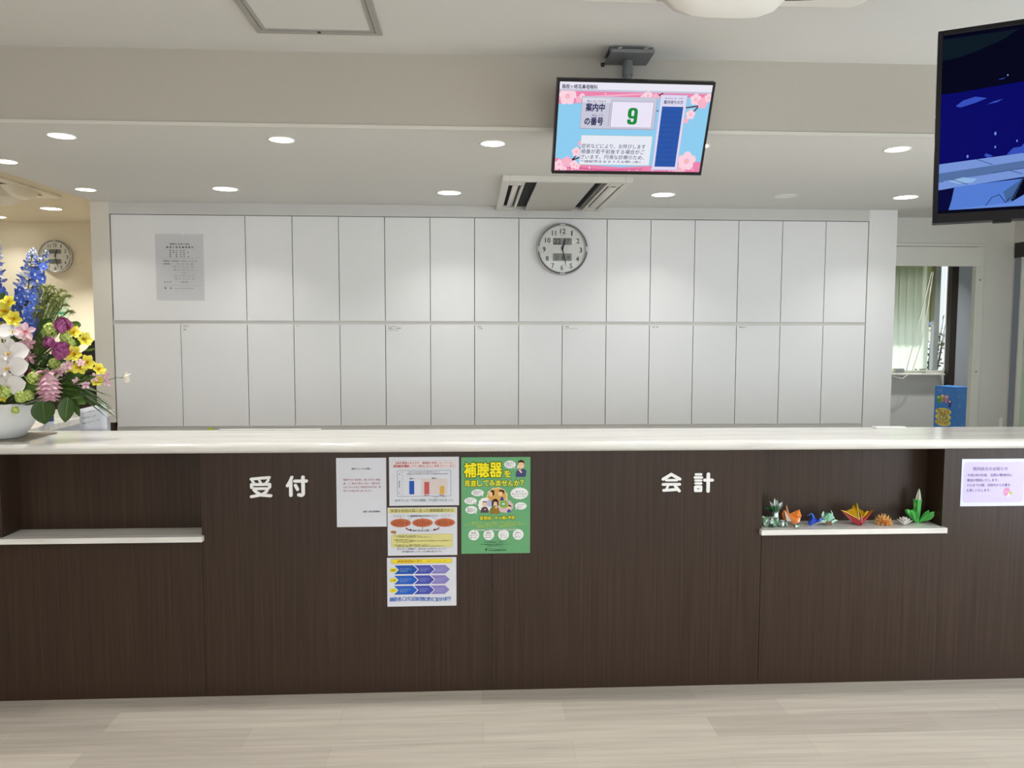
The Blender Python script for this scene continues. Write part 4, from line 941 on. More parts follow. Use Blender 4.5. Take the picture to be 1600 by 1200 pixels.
for p0, p1 in (((265, 818), (330, 850)), ((450, 790), (490, 812)), ((160, 925), (230, 955)), ((400, 885), (450, 905)), ((330, 895), (565, 855)), ((95, 940), (130, 935))):
    (x0, y0), (x1, y1) = gp([p0, p1]); a.line(x0, y0, x1, y1, 1.6, scr('#33507f', e), 8)
a.poly(gp([(90, 985), (175, 970), (180, 1030), (150, 1120), (90, 1120)]), D1, 5)
a.poly(gp([(175, 968), (450, 930), (400, 1080), (150, 1110), (165, 1040)]), scr('#5a86e2', e), 6)
a.poly(gp([(375, 1000), (455, 925), (420, 1040), (390, 1060)]), scr('#4a6ea6', e), 7)
a.poly(gp([(450, 925), (565, 905), (1700, 760), (1700, 900), (565, 990), (480, 1000), (430, 1040), (405, 1048)]), D0, 7)
a.poly(gp([(150, 1095), (405, 1060), (480, 1000), (565, 985), (1700, 890), (1700, 1000), (565, 1075), (150, 1105)]), scr('#6d95ea', e), 6.5)
for p0, p1 in (((305, 1075), (330, 1030)), ((330, 1030), (360, 1015)), ((360, 1015), (385, 1060)), ((385, 1060), (405, 1030))):
    (x0, y0), (x1, y1) = gp([p0, p1]); a.line(x0, y0, x1, y1, 1.6, D1, 8)
a.rect(0, H2-9, W2, 9, scr('#04051c', e), 9)
a.build('screen', t)
q = MB(); q.box((-w/2+.15, -.003, -h/2-.008), (-w/2+.195, .012, -h/2), BEZ); q.build('sensor_foot', t, bevel=.001)
q = MB(); q.box((-w/2-.0015, .008, .03), (-w/2, .02, .04), mat('white_led_dot', '#ffffff', .4)); q.build('side_button', t)
wp = T2 @ Vector((0, .16, .0))
m_ = thing('ceiling_mount', 'ceiling pole behind the large television at the right edge', 'bracket', (wp.x, wp.y, ZC))
q = MB(); q.box((-.1, -.1, -.02), (.1, .1, 0), STE); q.build('ceiling_plate', m_); q = MB(); q.tube([(0, 0, -.02), (0, 0, wp.z-ZC)], .025, STE, 16); q.build('pole', m_)
q = MB(); pb = T2 @ Vector((0, .075, 0))-Vector((wp.x, wp.y, ZC)); q.tube([(0, 0, wp.z-ZC), pb], .03, STE, 12); q.build('arm', m_)

# ================================================================== origami on the right niche shelf
SZ = SH
def fold(name, label, x, y, facets, group='origami figures', rz=0):
    """facets: list of (material, [(x,y,z) in mm]) around the figure's foot"""
    t = thing(name, label, 'origami', (x, y, SZ+.0006), group, rz)
    q = MB()
    for m, pts in facets: q.face([(p[0]*.001, p[1]*.001, p[2]*.001) for p in pts], m)
    o = q.build('folded_paper', t); md = o.modifiers.new('t', 'SOLIDIFY'); md.thickness = .0006; md.offset = 0
    return t
OR1, ORW = mat('orange_paper', '#e68430', .5), mat('paper_back_white', '#e8dcd2', .6)
def ox(u, y=.045): return P(u, 820, Y=y).x
fold('origami_crane', 'orange paper crane with white wing undersides, second figure from left', ox(1243), .045, [
    (OR1, [(-51, 8, 69), (-55, 20, 49), (-45, 22, 14), (-40, 4, 18)]), (ORW, [(-50, 4, 67), (-40, 2, 18), (-21, -6, 21)]),
    (OR1, [(-51, 6, 69), (-21, -7, 22), (-3, -14, 34)]), (OR1, [(-3, -14, 34), (-21, -7, 22), (-20, -6, 8), (0, -12, 0)]),
    (OR1, [(-51, 6, 69), (-3, -14, 34), (-22, 14, 49)]), (OR1, [(-36, 20, 91), (-38, 16, 62), (-25, 12, 48)]), (ORW, [(-35, 19, 88), (-25, 11, 48), (-31, 6, 56)]),
    (OR1, [(20, 10, 70), (-22, 16, 49), (-3, -14, 34)]), (OR1, [(20, 10, 70), (-3, -14, 34), (8, -12, 44), (21, 4, 37)]),
    (OR1, [(8, -14, 44), (-3, -14, 34), (0, -12, 0), (16, -6, 18), (20, -4, 40)]), (ORW, [(19, -7, 39), (4, -12, 20), (15, -8, 18)]), (OR1, [(20, 10, 70), (28, 2, 41), (21, 2, 36)]),
    (OR1, [(0, -12, 0), (16, -6, 18), (18, 22, 6), (-4, 24, 2), (-22, 22, 6), (-20, -6, 8)])])
BL_, BLL = mat('blue_paper', '#1f46b4', .45), mat('blue_paper_light', '#3f78dc', .45)
fold('origami_bird', 'small blue folded paper bird left of the green frog', ox(1265), .045, [
    (BL_, [(-3, -8, 15), (6, -12, 33), (28, -10, 20), (4, -8, 0), (-4, -4, 2)]), (BL_, [(6, -12, 33), (14, 6, 42), (36, 8, 26), (28, -10, 20)]), (BLL, [(2, -4, 56), (10, -6, 55), (22, 2, 38), (18, -6, 29)]),
    (BLL, [(2, -4, 56), (10, -6, 55), (2, 6, 44), (-12, 2, 42)]), (BL_, [(28, -10, 20), (36, -14, 30), (46, -10, 37), (54, -4, 28), (50, -6, 18), (34, -10, 14)]), (BLL, [(40, -14, 34), (48, -10, 36), (51, -8, 24), (40, -14, 20)]),
    (BL_, [(-4, 8, 2), (-3, 10, 15), (14, 8, 42), (36, 10, 26), (50, 4, 16), (30, 14, 2)]), (ORW, [(4, -8, 0), (28, -9, 12), (50, -6, 17), (30, -4, 8)])])
GR1, GR2 = mat('mint_paper', '#79b794', .5), mat('mint_paper_pale', '#b9d8c6', .55)
fold('origami_frog', 'mint green folded paper frog between the blue bird and the gold crane', ox(1294), .05, [
    (GR1, [(0, -16, 58), (-28, -8, 30), (-6, -22, 20), (22, -16, 32)]), (GR2, [(0, -16, 58), (22, -16, 32), (26, -8, 36), (4, -6, 56)]), (GR1, [(0, -16, 58), (4, -6, 56), (-4, 18, 50), (-28, -8, 30)]),
    (GR2, [(-28, -4, 30), (-22, 0, 34), (-18, -2, 42), (-16, 4, 56), (-20, 2, 62), (-28, 2, 50), (-30, -2, 44)]), (GR2, [(16, -2, 40), (24, 0, 44), (20, 2, 56), (14, 4, 66), (17, 0, 52)]), (GR2, [(22, -14, 31), (26, -4, 36), (28, -8, 27)]),
    (GR2, [(8, -18, 22), (28, -10, 26), (46, -2, 20), (14, -14, 10)]), (GR1, [(28, -8, 27), (46, -2, 20), (26, 14, 24)]), (GR2, [(-30, -10, 26), (-12, -18, 24), (-20, -16, 14), (-40, -8, 12)]),
    (mat('frog_brown', '#8a6a58', .6), [(-10, -16, 18), (8, -18, 20), (14, -10, 0), (-12, -8, 2)]), (GR2, [(8, -18, 18), (14, -14, 10), (22, -14, 0), (18, -14, 0)]), (GR1, [(-12, -8, 2), (-30, 14, 0), (30, 18, 0), (14, -10, 0)])])
GOLD, REDP, GOLDD = mat('gold_foil_paper', '#d9b42c', .25, .75), mat('red_paper', '#a11d24', .4), mat('gold_paper_edge', '#e9c56a', .35, .4)
fc = [(REDP, [(-81, 4, 65), (-46, -2, 43), (-5, -22, 26), (0, -24, 0), (-33, -8, 12)]), (REDP, [(71, 4, 65), (9, -22, 27), (0, -24, 0), (14, -16, 7)]), (REDP, [(-5, -24, 43), (9, -22, 36), (3, -26, 4)]),
      (REDP, [(-33, -8, 12), (0, -24, 0), (14, -16, 7), (20, 22, 4), (-26, 24, 6)])]
lt = [(-81, 4, 65), (-62, 0, 62), (-46, 14, 61), (-28, 4, 72), (-20, 16, 84), (-12, 0, 99)]
for (p, q_) in zip(lt[:-1], lt[1:]): fc.append((GOLD, [p, q_, (-5, -20, 27)]))
fc.append((GOLDD, [(-12, 0, 99), (-9, -6, 90), (-4, -22, 27), (-7, -21, 26)])); fc.append((GOLDD, [(-81, 4, 65), (-5, -22, 26), (-5, -22, 29), (-70, 3, 62)]))
rt_ = [(-12, 0, 99), (-2, 14, 75), (3, 2, 73), (12, 14, 64), (20, 2, 63), (30, 12, 54), (38, 2, 60), (50, 8, 57), (71, 4, 65)]
for (p, q_) in zip(rt_[:-1], rt_[1:]): fc.append((GOLD, [p, q_, (8, -18, 30)]))
fold('origami_crane', 'large gold and red foil crane in the middle of the shelf', ox(1342), .05, fc)
# spiky ball
YO = mat('apricot_paper', '#f2bd72', .55)
t = thing('origami_kusudama', 'apricot coloured spiky paper ball right of the gold crane', 'origami', (ox(1381), .05, SZ), 'origami figures'); q = MB()
for k, (n, el, L, wd) in enumerate(((12, 5, 36, 20), (11, 28, 34, 18), (9, 50, 32, 15), (5, 74, 32, 12))):
    for i in range(n):
        a_ = 2*PI*(i+.5*k)/n; e_ = math.radians(el); d = Vector((math.cos(a_)*math.cos(e_), math.sin(a_)*math.cos(e_), math.sin(e_)))
        q.petal(d*.006+Vector((0, 0, .006)), d, Vector((-d.x*d.z, -d.y*d.z, 1-d.z*d.z+.01)), L*.001, wd*.001, YO, cup=.7, curl=-.25+.1*k, tip=.35)
        b_ = d*(L*.00086)+Vector((0, 0, .008)); q.tube([b_, b_+d*.006+Vector((0, 0, .003)), b_+d*.008+Vector((random.uniform(-.004, .004), random.uniform(-.004, .004), .007))], [.0018, .0012, .0004], YO, 5)
q.build('folded_paper', t)
WP2 = mat('white_origami_paper', '#e9e6e0', .55)
t = thing('origami_lotus', 'small white paper lotus in front of the green plant', 'origami', (ox(1413, .03), .03, SZ+.001), 'origami figures'); q = MB()
for k, (n, el, L, wd) in enumerate(((8, 30, 38, 18), (8, 48, 38, 16), (6, 68, 36, 13))):
    for i in range(n):
        a_ = 2*PI*(i+.5*k)/n+.2; e_ = math.radians(el); d = Vector((math.cos(a_)*math.cos(e_), math.sin(a_)*math.cos(e_), math.sin(e_)))
        q.petal(d*.002, d, Vector((-d.x*d.z, -d.y*d.z, 1-d.z*d.z+.01)), L*.001, wd*.001, WP2, cup=.7, curl=.12, tip=.45, pw=.9)
q.build('folded_paper', t)
# green plant with pale bud
GP, GP2, GPW = mat('green_paper', '#4db052', .5), mat('green_paper_light', '#6cc46a', .5), mat('bud_paper', '#c9d0bd', .55)
t = thing('origami_plant', 'tall green paper plant with a pale pointed bud, rightmost figure', 'origami', (ox(1432, .07), .07, SZ+.0005), 'origami figures')
q = MB(); n = 8; rows = []
for z, r in ((0, .010), (.03, .013), (.085, .016), (.104, .018)): rows.append([(r*(1 if j % 2 else .62)*math.cos(2*PI*j/n+.3), r*(1 if j % 2 else .62)*math.sin(2*PI*j/n+.3), z+(.006 if z > .1 and j % 2 else 0)) for j in range(n)])
q.grid(rows, GP, False, True); q.build('sheath', t)
q = MB(); rows = []
for z, r in ((.075, .012), (.10, .0135), (.125, .010), (.148, .004), (.156, .0006)): rows.append([(.006*(z-.075)/.08+r*(1 if j % 2 else .66)*math.cos(2*PI*j/10), r*(1 if j % 2 else .66)*math.sin(2*PI*j/10), z) for j in range(10)])
q.grid(rows, GPW, False, True); q.build('bud', t)
q = MB()
for sx, L, el in ((-1, .082, 52), (-1, .07, 68), (1, .085, 38), (1, .072, 55)):
    d = Vector((sx*math.cos(math.radians(el)), -.12, math.sin(math.radians(el)))); q.petal((sx*.006, -.004, .002), d, (0, -1, .2), L, .030, GP2 if L > .075 else GP, cup=1.1, tip=.62, nv=4)
d = Vector((-.4, .5, .6)); q.petal((0, .006, .002), d, (0, -1, .4), .07, .03, GP, cup=.8, tip=.6)
q.build('leaf', t)
# foil pieces at the left end
FO, FG, FD = mat('silver_foil', '#c4cec9', .3, .55), mat('green_foil', '#4d8f5c', .3, .35), mat('dark_green_foil', '#1d4a34', .3, .5)
t = thing('foil_vase', 'silver foil vase with folded green and silver leaves, at the back left', 'origami', (ox(1211, .05), .05, SZ), 'foil figures')
q = MB(); rows = []
for i, (z, r) in enumerate(((0, .014), (.02, .017), (.04, .014), (.058, .012), (.066, .016))): rows.append([(r*(1+.12*(j % 2))*math.cos(2*PI*j/9+.2*i), r*(1+.12*(j % 2))*math.sin(2*PI*j/9+.2*i), z) for j in range(9)])
q.grid(rows, FO, False, True); q.build('vase', t)
q = MB()
for i, (a_, el, L, m_) in enumerate(((180, 22, .055, FD), (150, 60, .05, FO), (95, 80, .06, FO), (80, 66, .045, FG), (30, 40, .042, FO), (10, 52, .055, FO), (-60, 60, .04, FO), (-110, 55, .045, FG), (200, 45, .04, FG), (-80, 78, .058, FO))):
    a_, el = math.radians(a_), math.radians(el); d = Vector((math.cos(a_)*math.cos(el), math.sin(a_)*math.cos(el), math.sin(el)))
    q.petal((0, 0, .062), d, (0, -1, .35), L, .018, m_, cup=.8, tip=.55, nu=4)
q.build('leaf', t)
def foil_box(x, y, label, s, hgt, seed):
    random.seed(seed); t = thing('foil_box', label, 'origami', (x, y, SZ), 'foil figures'); q = MB(); n = 12
    def rr(i, j): return s*(.5 if j % 2 else .36)*(1+random.uniform(-.2, .2))
    rows = []
    for i, (z, f_) in enumerate(((.0005, .35), (hgt*.22, .85), (hgt*.5, 1), (hgt*.8, .8), (hgt, .95))): rows.append([(f_*rr(i, j)*math.cos(2*PI*j/n+.3), f_*rr(i, j)*math.sin(2*PI*j/n+.3), z+(hgt*.12 if j % 2 and i == 4 else 0)) for j in range(n)])
    i0 = len(q.f); q.grid(rows, FO, False, True)
    k = q.mi(FG); kd = q.mi(FD)
    for f_ in range(i0, len(q.f)):
        r_ = random.random(); q.m[f_] = k if r_ < .22 else kd if r_ < .32 else q.m[f_]
    q.face(rows[0], FO); o = q.build('folded_foil', t); return t
foil_box(ox(1196, .03), .03, 'silver foil star piece against the left end of the niche', .042, .040, 3)
foil_box(ox(1207.5, .022), .022, 'green and white faceted foil block in front of the foil vase', .048, .040, 11)
foil_box(ox(1224, .02), .02, 'low crumpled silver foil piece in front of the orange crane', .046, .026, 5)
foil_box(ox(1245, .004), .004, 'flat silver foil scrap before the orange crane, rightmost of the foil', .036, .017, 8)
# ================================================================== flower arrangement on the left of the counter
random.seed(21)
BX, BY = -2.045, .165
mt = thing('woven_mat', 'thin grey brown woven mat under the flower bowl', 'mat', (-2.085, .193, CZ))
q = MB(); q.box((-.2, -.135, 0), (.2, .135, .005), grain_mat('woven_reed', '#6a6158', '#857b6e', '#9a9080', (30, 420, 1), .7)); q.build('mat', mt, bevel=.001)
fl = thing('flower_arrangement', 'flower arrangement in a white bowl on the counter at the left edge', 'flowers', (BX, BY, CZ+.005))
ORG = Vector((BX, BY, CZ+.005))
def Fp(u, v, y): return P(u, v, Y=y)-ORG
q = MB(); CER = mat('white_glazed_ceramic', '#e6e6e5', .35)
q.lathe([(0, 0), (.088, 0), (.096, .004), (.128, .05), (.152, .10), (.163, .14), (.166, .153), (.162, .155), (.156, .148), (.150, .135), (0, .130)], (0, 0, 0), CER, 56); q.build('bowl', fl)
q = MB(); q.lathe([(0, .136), (.152, .136)], (0, 0, 0), mat('dark_moss', '#20241a', .95, var=.4, vscale=60), 40); q.build('moss', fl)
G_D, G_M, G_L, G_F = mat('leaf_dark_green', '#36521d', .45, var=.2), mat('leaf_mid_green', '#54732c', .45, var=.2), mat('leaf_light_green', '#7d9a45', .5, var=.2), mat('fern_green', '#77803f', .6, var=.2)
STM = mat('stem_green', '#56683a', .55)
YEL, YEL2 = mat('petal_yellow', '#ebdf4c', .5, var=.1), mat('petal_deep_yellow', '#e3b718', .5, var=.1)
WHT, CRM = mat('petal_white', '#efeae8', .5, var=.04), mat('petal_cream', '#e6d79a', .5)
PKL, PKM, MAG = mat('petal_pale_pink', '#e2bcc4', .5, var=.08), mat('petal_mauve_pink', '#d7a3b4', .5, var=.12), mat('petal_magenta', '#bf4f8e', .5)
PUR, PURD = mat('petal_plum', '#b5659a', .5, var=.25, vscale=30), mat('petal_dark_plum', '#8a3a6c', .55)
BLU1, BLU2, BLU3 = mat('petal_blue', '#4666c2', .5, var=.15), mat('petal_light_blue', '#7e96dc', .5, var=.1), mat('petal_blue_white', '#c3cdea', .5)
VIB = mat('petal_lime', '#b9cb6c', .6, var=.3, vscale=90)
HUB = Vector((0, -.01, .13))
def stem(p, r=.0022, m=STM, bow=.03):
    q = MB(); p = Vector(p); mid = (HUB+p)*.5+Vector((0, .02, bow)); q.tube([HUB, (HUB+mid)*.5+Vector((0, .004, .01)), mid, (mid+p)*.5+Vector((0, 0, .006)), p], r, m, 6); return q
def facing(yaw=0, pit=.15): y = math.radians(yaw); return Vector((math.sin(y), -math.cos(y), pit)).normalized()
def basis(n):
    n = n.normalized(); x = Vector((0, 0, 1)).cross(n); x = x.normalized() if x.length > .05 else Vector((1, 0, 0)); return -x, n.cross(-x)*-1 if False else (Vector((0, 0, 1))-n*n.z).normalized()
def around(n, a):
    x, u = basis(n); return x*math.cos(a)+u*math.sin(a)

def orchid(p, n, s):
    q = MB(); p = Vector(p)
    for a, L, w, lift in ((90, .95, .78, 0), (210, .95, .7, 0), (330, .95, .7, 0)):
        d = around(n, math.radians(a)); q.petal(p-n*.004, d+n*.1, n, s*L*.52, s*w*.42, WHT, cup=.12, curl=-.12, tip=.55, nu=8, pw=.6)
    for a in (12, 168):
        d = around(n, math.radians(a)); q.petal(p, d+n*.12, n, s*.58, s*.60, WHT, cup=.22, curl=-.22, tip=.52, nu=10, nv=6, pw=.55, base=.3)
    o = q.build('orchid_bloom', fl)
    q = MB(); d = around(n, math.radians(270))
    q.petal(p+n*.004, (d*.5+n), d*-1+n*.3, s*.16, s*.17, CRM, cup=.9, curl=-.3); q.petal(p+n*.01+d*s*.08, d+n*.5, n, s*.22, s*.12, WHT, cup=.9, curl=.35, tip=.6)
    for a in (240, 300): q.petal(p+n*.004, around(n, math.radians(a))+n*.9, n, s*.14, s*.1, mat('orchid_throat', '#d2ae6a', .5), cup=.6, curl=.3)
    q.ball(p+n*.012, s*.035, YEL2, 6); q.build('lip', o)
for u, v, y, yw, pt_, s in ((15, 552, .03, 4, .1, .128), (14, 575, .022, 0, 0, .132), (12, 604, .018, -6, -.05, .13), (-18, 548, .06, -20, .1, .12), (-20, 590, .06, -18, .0, .12), (20, 519, .05, 24, .3, .10)):
    orchid(Fp(u, v, y), facing(yw, pt_), s)
    stem(Fp(u, v, y+.02)).build('stem', fl)

def cup_bloom(p, n, s, m, mi=None, layers=3, name='rose_bloom', open_=.55):
    """cupped many-petalled bloom"""
    q = MB(); p = Vector(p); mi = mi or m
    for k in range(layers):
        cnt = 5 if k else 3; r = s*(.18+.16*k)
        for i in range(cnt):
            a = 2*PI*(i+.43*k)/cnt+.6*k; d = around(n, a); base = p+d*r*.35-n*s*.45
            q.petal(base, n+d*(.05+open_*.45*k), d*-1, s*(1.0-.06*k), s*(.8+.12*k), m if k else mi, cup=.55, curl=-.16*k+.18, tip=.6, nu=8, nv=5, pw=.6, wave=.012)
    return q.build(name, fl)
cup_bloom(Fp(99, 510, .09), Vector((.15, -.3, 1)), .075, PUR, PURD, 3, 'tulip_bloom', .0)
cup_bloom(Fp(95, 550, .055), Vector((.55, -.45, .75)), .078, PUR, PUR, 3, 'rose_bloom', .22)
cup_bloom(Fp(80, 537, .085), Vector((-.5, -.6, .5)), .055, PUR, PURD, 2, 'rose_bloom', .5)
cup_bloom(Fp(41, 583, .085), Vector((.7, -.5, .1)), .045, MAG, MAG, 2, 'rose_bloom', .3)
for u, v, y in ((99, 512, .1), (94, 556, .07), (80, 541, .1)): stem(Fp(u, v, y)).build('stem', fl)

def alstro(p, n, s, m=YEL):
    q = MB(); p = Vector(p)
    for i in range(6):
        d = around(n, PI/3*i+(.2 if i % 2 else 0)); q.petal(p-n*s*.4, d*.62+n*.8, n-d*.4, s*.98, s*(.62 if i % 2 else .74), m, cup=.3, curl=-.42, tip=.64, nu=7, nv=5, wave=.03, pw=.6)
        if i % 2 == 0: q.petal(p-n*s*.38, d*.3+n, n-d*.6, s*.6, s*.22, YEL2, cup=.4, curl=-.15, tip=.6)
    for i in range(5):
        d = around(n, 2*PI*i/5+.4); q.tube([p-n*s*.3, p+n*s*.2+d*s*.1, p+n*s*.36+d*s*.16], [.0009, .0007, .0014], YEL2, 5)
    return q.build('alstroemeria_bloom', fl)
for u, v, y, yw, pt_, s in ((6, 486, .07, -10, .2, .052), (21, 498, .06, 20, .1, .045), (-6, 503, .07, -30, 0, .05), (12, 472, .1, 10, .6, .042), (3, 512, .09, -10, -.2, .04), (115, 519, .1, 30, .5, .04), (133, 530, .12, 50, .3, .042), (115, 553, .06, 10, .3, .047), (124, 574, .06, 20, -.3, .042),
                            (136, 566, .07, 40, .1, .043), (111, 573, .06, -10, -.2, .036), (155, 577, .1, 60, .5, .04), (152, 595, .1, 40, -.5, .034), (4, 620, .05, -10, -.1, .032)):
    alstro(Fp(u, v, y), facing(yw, pt_), s*.86); stem(Fp(u, v, y+.012), .0018).build('stem', fl)

def viburnum(p, r):
    q = MB(); p = Vector(p); N = 34
    for i in range(N):
        z = 1-2*(i+.5)/N; a = 2.39996*i; n = Vector((math.sqrt(1-z*z)*math.cos(a), math.sqrt(1-z*z)*math.sin(a), z)); c = p+n*r*random.uniform(.85, 1.05)
        for k in range(5): q.petal(c, around(n, 2*PI*k/5+i)+n*.25, n, r*.46, r*.40, VIB, cup=.3, curl=-.1, nu=3, nv=2)
    q.ball(p, r*.62, G_L, 8); return q.build('viburnum_head', fl)
for u, v, y, r in ((79, 515, .1, .031), (103, 527, .09, .026), (85, 568, .08, .024), (54, 590, .03, .030), (33, 620, .015, .026), (44, 617, .02, .024), (8, 613, .01, .026), (24, 641, -.003, .016), (62, 604, .05, .022), (110, 537, .1, .024), (-3, 606, .02, .02)):
    viburnum(Fp(u, v, y), r*.86)
    if v < 600: stem(Fp(u, v, y)).build('stem', fl)

def delphinium(base, tip, r0, n, seed, side=None):
    random.seed(seed); base, tip = Vector(base), Vector(tip); ax = tip-base
    q = MB(); q.tube([HUB, base, tip], [.004, .0035, .0015], STM, 6); st_ = q.build('stem', fl)
    q = MB()
    for i in range(n):
        t = (i+.5)/n; r = r0*(1-t)**.7*random.uniform(.55, 1.05)+.006; a = 2.39996*i+random.uniform(-.3, .3)
        d = Vector((math.cos(a), math.sin(a), random.uniform(-.1, .35))).normalized(); c = base+ax*t+d*r
        if t > .86:
            q.ball(c, .0075*(1.25-t)*2.2, BLU3 if t > .92 else BLU2, 6, (1, 1, 1.25)); q.tube([base+ax*t, c], .001, STM, 4); continue
        s = .026*(1.15-.75*t)*random.uniform(.85, 1.1); n_ = (d+Vector((0, -.55, -.12))).normalized() if t < .5 else (d*.55+Vector((0, -.2, -.75))).normalized(); m = BLU1 if t < .5 else random.choice([BLU1, BLU2, BLU2, BLU3]) if t > .7 else random.choice([BLU1, BLU2])
        q.tube([base+ax*t, c], .0009, STM, 4)
        for k in range(5): q.petal(c, around(n_, 2*PI*k/5+a)+n_*(.12 if t < .5 else .75), n_, s, s*.9, m if k or t < .5 else BLU3, cup=.25, curl=-.12, tip=.6, nu=3, nv=3)
        for k in range(3): q.petal(c+n_*.002, around(n_, 2*PI*k/3+a)+n_*.8, n_, s*.34, s*.3, BLU3, cup=.3, nu=2, nv=2)
    return q.build('delphinium_spike', fl)
delphinium(Fp(36, 522, .17), Fp(51, 388, .19), .068, 130, 4)
delphinium(Fp(54, 438, .18), Fp(75, 391, .20), .02, 13, 6)
delphinium(Fp(-20, 515, .19), Fp(-7, 366, .2), .064, 120, 9)

# fine wiry green sprays
def spray(pts, seed, m=G_F, dens=56, wd=.0036, L=.017):
    random.seed(seed); q = MB(); pts = [Vector(p) for p in pts]; q.tube(pts, [.0016]*(len(pts)-1)+[.0005], m, 5)
    for i in range(dens):
        t = (i+1)/dens*(len(pts)-1.001); k = int(t); p = pts[k].lerp(pts[k+1], t-k); d0 = (pts[k+1]-pts[k]).normalized()
        for s_ in (-1, 1):
            d = (d0*.9+Vector((s_*random.uniform(.3, 1), random.uniform(-.6, .6), random.uniform(-.2, .6)))).normalized(); e_ = p+d*L*random.uniform(.7, 1.3); q.tube([p, (p+e_)*.5+Vector((0, 0, .002)), e_+Vector((s_*.002, 0, -.001))], [wd*.42, wd*.34, wd*.12], m, 4, False)
    return q.build('fern_spray', fl)
for i, (a_, b_) in enumerate((((56, 545), (64, 447)), ((60, 548), (76, 446)), ((60, 540), (95, 453)), ((66, 545), (104, 461)), ((70, 545), (108, 486)), ((54, 540), (70, 470)), ((64, 530), (88, 462)), ((58, 545), (82, 458)), ((62, 552), (100, 476)), ((72, 552), (86, 480)), ((52, 530), (60, 480)), ((66, 555), (92, 496)), ((58, 550), (70, 455)), ((62, 545), (92, 470)), ((68, 550), (98, 462)), ((56, 540), (80, 450)), ((60, 555), (84, 470)), ((64, 540), (76, 462)))):
    p0, p3 = Fp(a_[0], a_[1], .16), Fp(b_[0], b_[1], .15+.07*((i*37) % 10)/10)
    p1 = p0.lerp(p3, .4)+Vector((-.012, 0, .012)); p2 = p0.lerp(p3, .8)+Vector((-.006, 0, .010)); spray([HUB+Vector((.02, .02, 0)), p0, p1, p2, p3, p3+Vector((.010, 0, -.005))], 40+i)
for i, (u, v, y) in enumerate(((60, 556, .12), (70, 548, .11), (76, 560, .1), (66, 572, .1), (78, 580, .09), (58, 580, .09), (70, 590, .08), (86, 586, .1), (50, 560, .12), (90, 566, .12))):
    e_ = Fp(u, v, y); spray([HUB, HUB.lerp(e_, .5)+Vector((0, 0, .03)), e_, e_+Vector((.012, -.01, .012))], 70+i, G_D if i % 3 else G_M, 26, .0036, .024)

# mauve drooping cluster
q = MB(); C0 = Fp(76, 603, .02); random.seed(5)
for k, (zz, rad, cnt) in enumerate(((.036, .024, 7), (.020, .038, 10), (.002, .046, 12), (-.016, .044, 12), (-.034, .032, 9), (-.048, .016, 6))):
    for i in range(cnt):
        a = 2*PI*(i+.5*k)/cnt; d = Vector((math.cos(a), math.sin(a), 0)); q.petal(C0+d*rad*.5+Vector((0, 0, zz+.018)), Vector((d.x*.55, d.y*.55, -1)), d, .044, .030, PKM if (i+k) % 3 else PKL, cup=-.4, curl=.26, tip=.55)
o = q.build('medinilla_cluster', fl)
q = MB()
for i in range(5):
    a = 2*PI*i/5+.4; d = Vector((math.cos(a), math.sin(a), .2)); q.petal(Fp(76, 583, .03)+d*.004, d+Vector((0, 0, .3)), (0, 0, 1), .050, .034, PKM, cup=.6, curl=-.7, tip=.5)
q.tube([HUB, Fp(60, 575, .06), Fp(76, 578, .03), C0], .003, STM, 6); q.build('bract', o)

# cymbidium and small pink blooms
def star(p, n, s, m, mc, cnt=5, name='pink_bloom', w=.5):
    q = MB(); p = Vector(p)
    for i in range(cnt): q.petal(p, around(n, 2*PI*i/cnt+PI/2)+n*.25, n, s, s*w, m, cup=.3, curl=-.15, tip=.6)
    o = q.build(name, fl); q = MB(); d = around(n, -PI/2)
    q.petal(p+n*.002, d*.4+n, n, s*.5, s*.45, mc, cup=.8, curl=-.5); q.ball(p+n*s*.16, s*.12, mc, 6); q.build('centre', o)
star(Fp(40, 518, .06), facing(25, .15), .040, PKL, mat('lip_dusky_red', '#b4595c', .5), 5, 'cymbidium_bloom', .62); star(Fp(43, 536, .07), facing(35, -.4), .032, PKM, PKL, 5, 'cymbidium_bloom', .6); star(Fp(44, 558, .09), facing(60, 0), .036, mat('petal_dusky', '#b58a90', .5), PKM, 5, 'cymbidium_bloom', .55)
for u, v, y, s in ((106, 571, .045, .024), (126, 567, .045, .020), (147, 590, .085, .022), (166, 588, .1, .024), (133, 601, .07, .022), (100, 577, .05, .018), (168, 598, .12, .018), (120, 596, .07, .02), (95, 582, .05, .02)):
    star(Fp(u, v, y), facing(random.uniform(-20, 50), random.uniform(-.1, .5)), s, PKL, PKM, 5, 'pink_bloom', .62)

# leaves
def leaf(p, tipp, w, m, nrm=(0, -1, .25), cup=.18, curl=.06, name='leaf', t=.42):
    q = MB(); p, tipp = Vector(p), Vector(tipp); d = tipp-p; q.petal(p, d, nrm, d.length, w, m, cup=cup, curl=curl, tip=t, nu=10, nv=6, wave=.006, pw=.7); q.tube([p, p+d*.5+Vector(nrm).normalized()*d.length*.02, p+d*.93+Vector(nrm).normalized()*d.length*curl*.8], [.0012, .0009, .0004], G_L, 4)
    q.tube([HUB+Vector((.03, -.03, 0)), p], .0015, STM, 5); return q.build(name, fl)
leaf(Fp(66, 624, .012), Fp(71, 663, .0), .098, G_D, (0.05, -1, .1), .1, .03, t=.44); leaf(Fp(106, 621, .03), Fp(102, 660, .02), .068, G_D, (.1, -1, .15), .12, .03, t=.42)
leaf(Fp(114, 622, .05), Fp(126, 651, .03), .034, G_D, (-.3, -1, .2)); leaf(Fp(117, 624, .06), Fp(135, 632, .05), .03, G_M, (.1, -.7, .6))
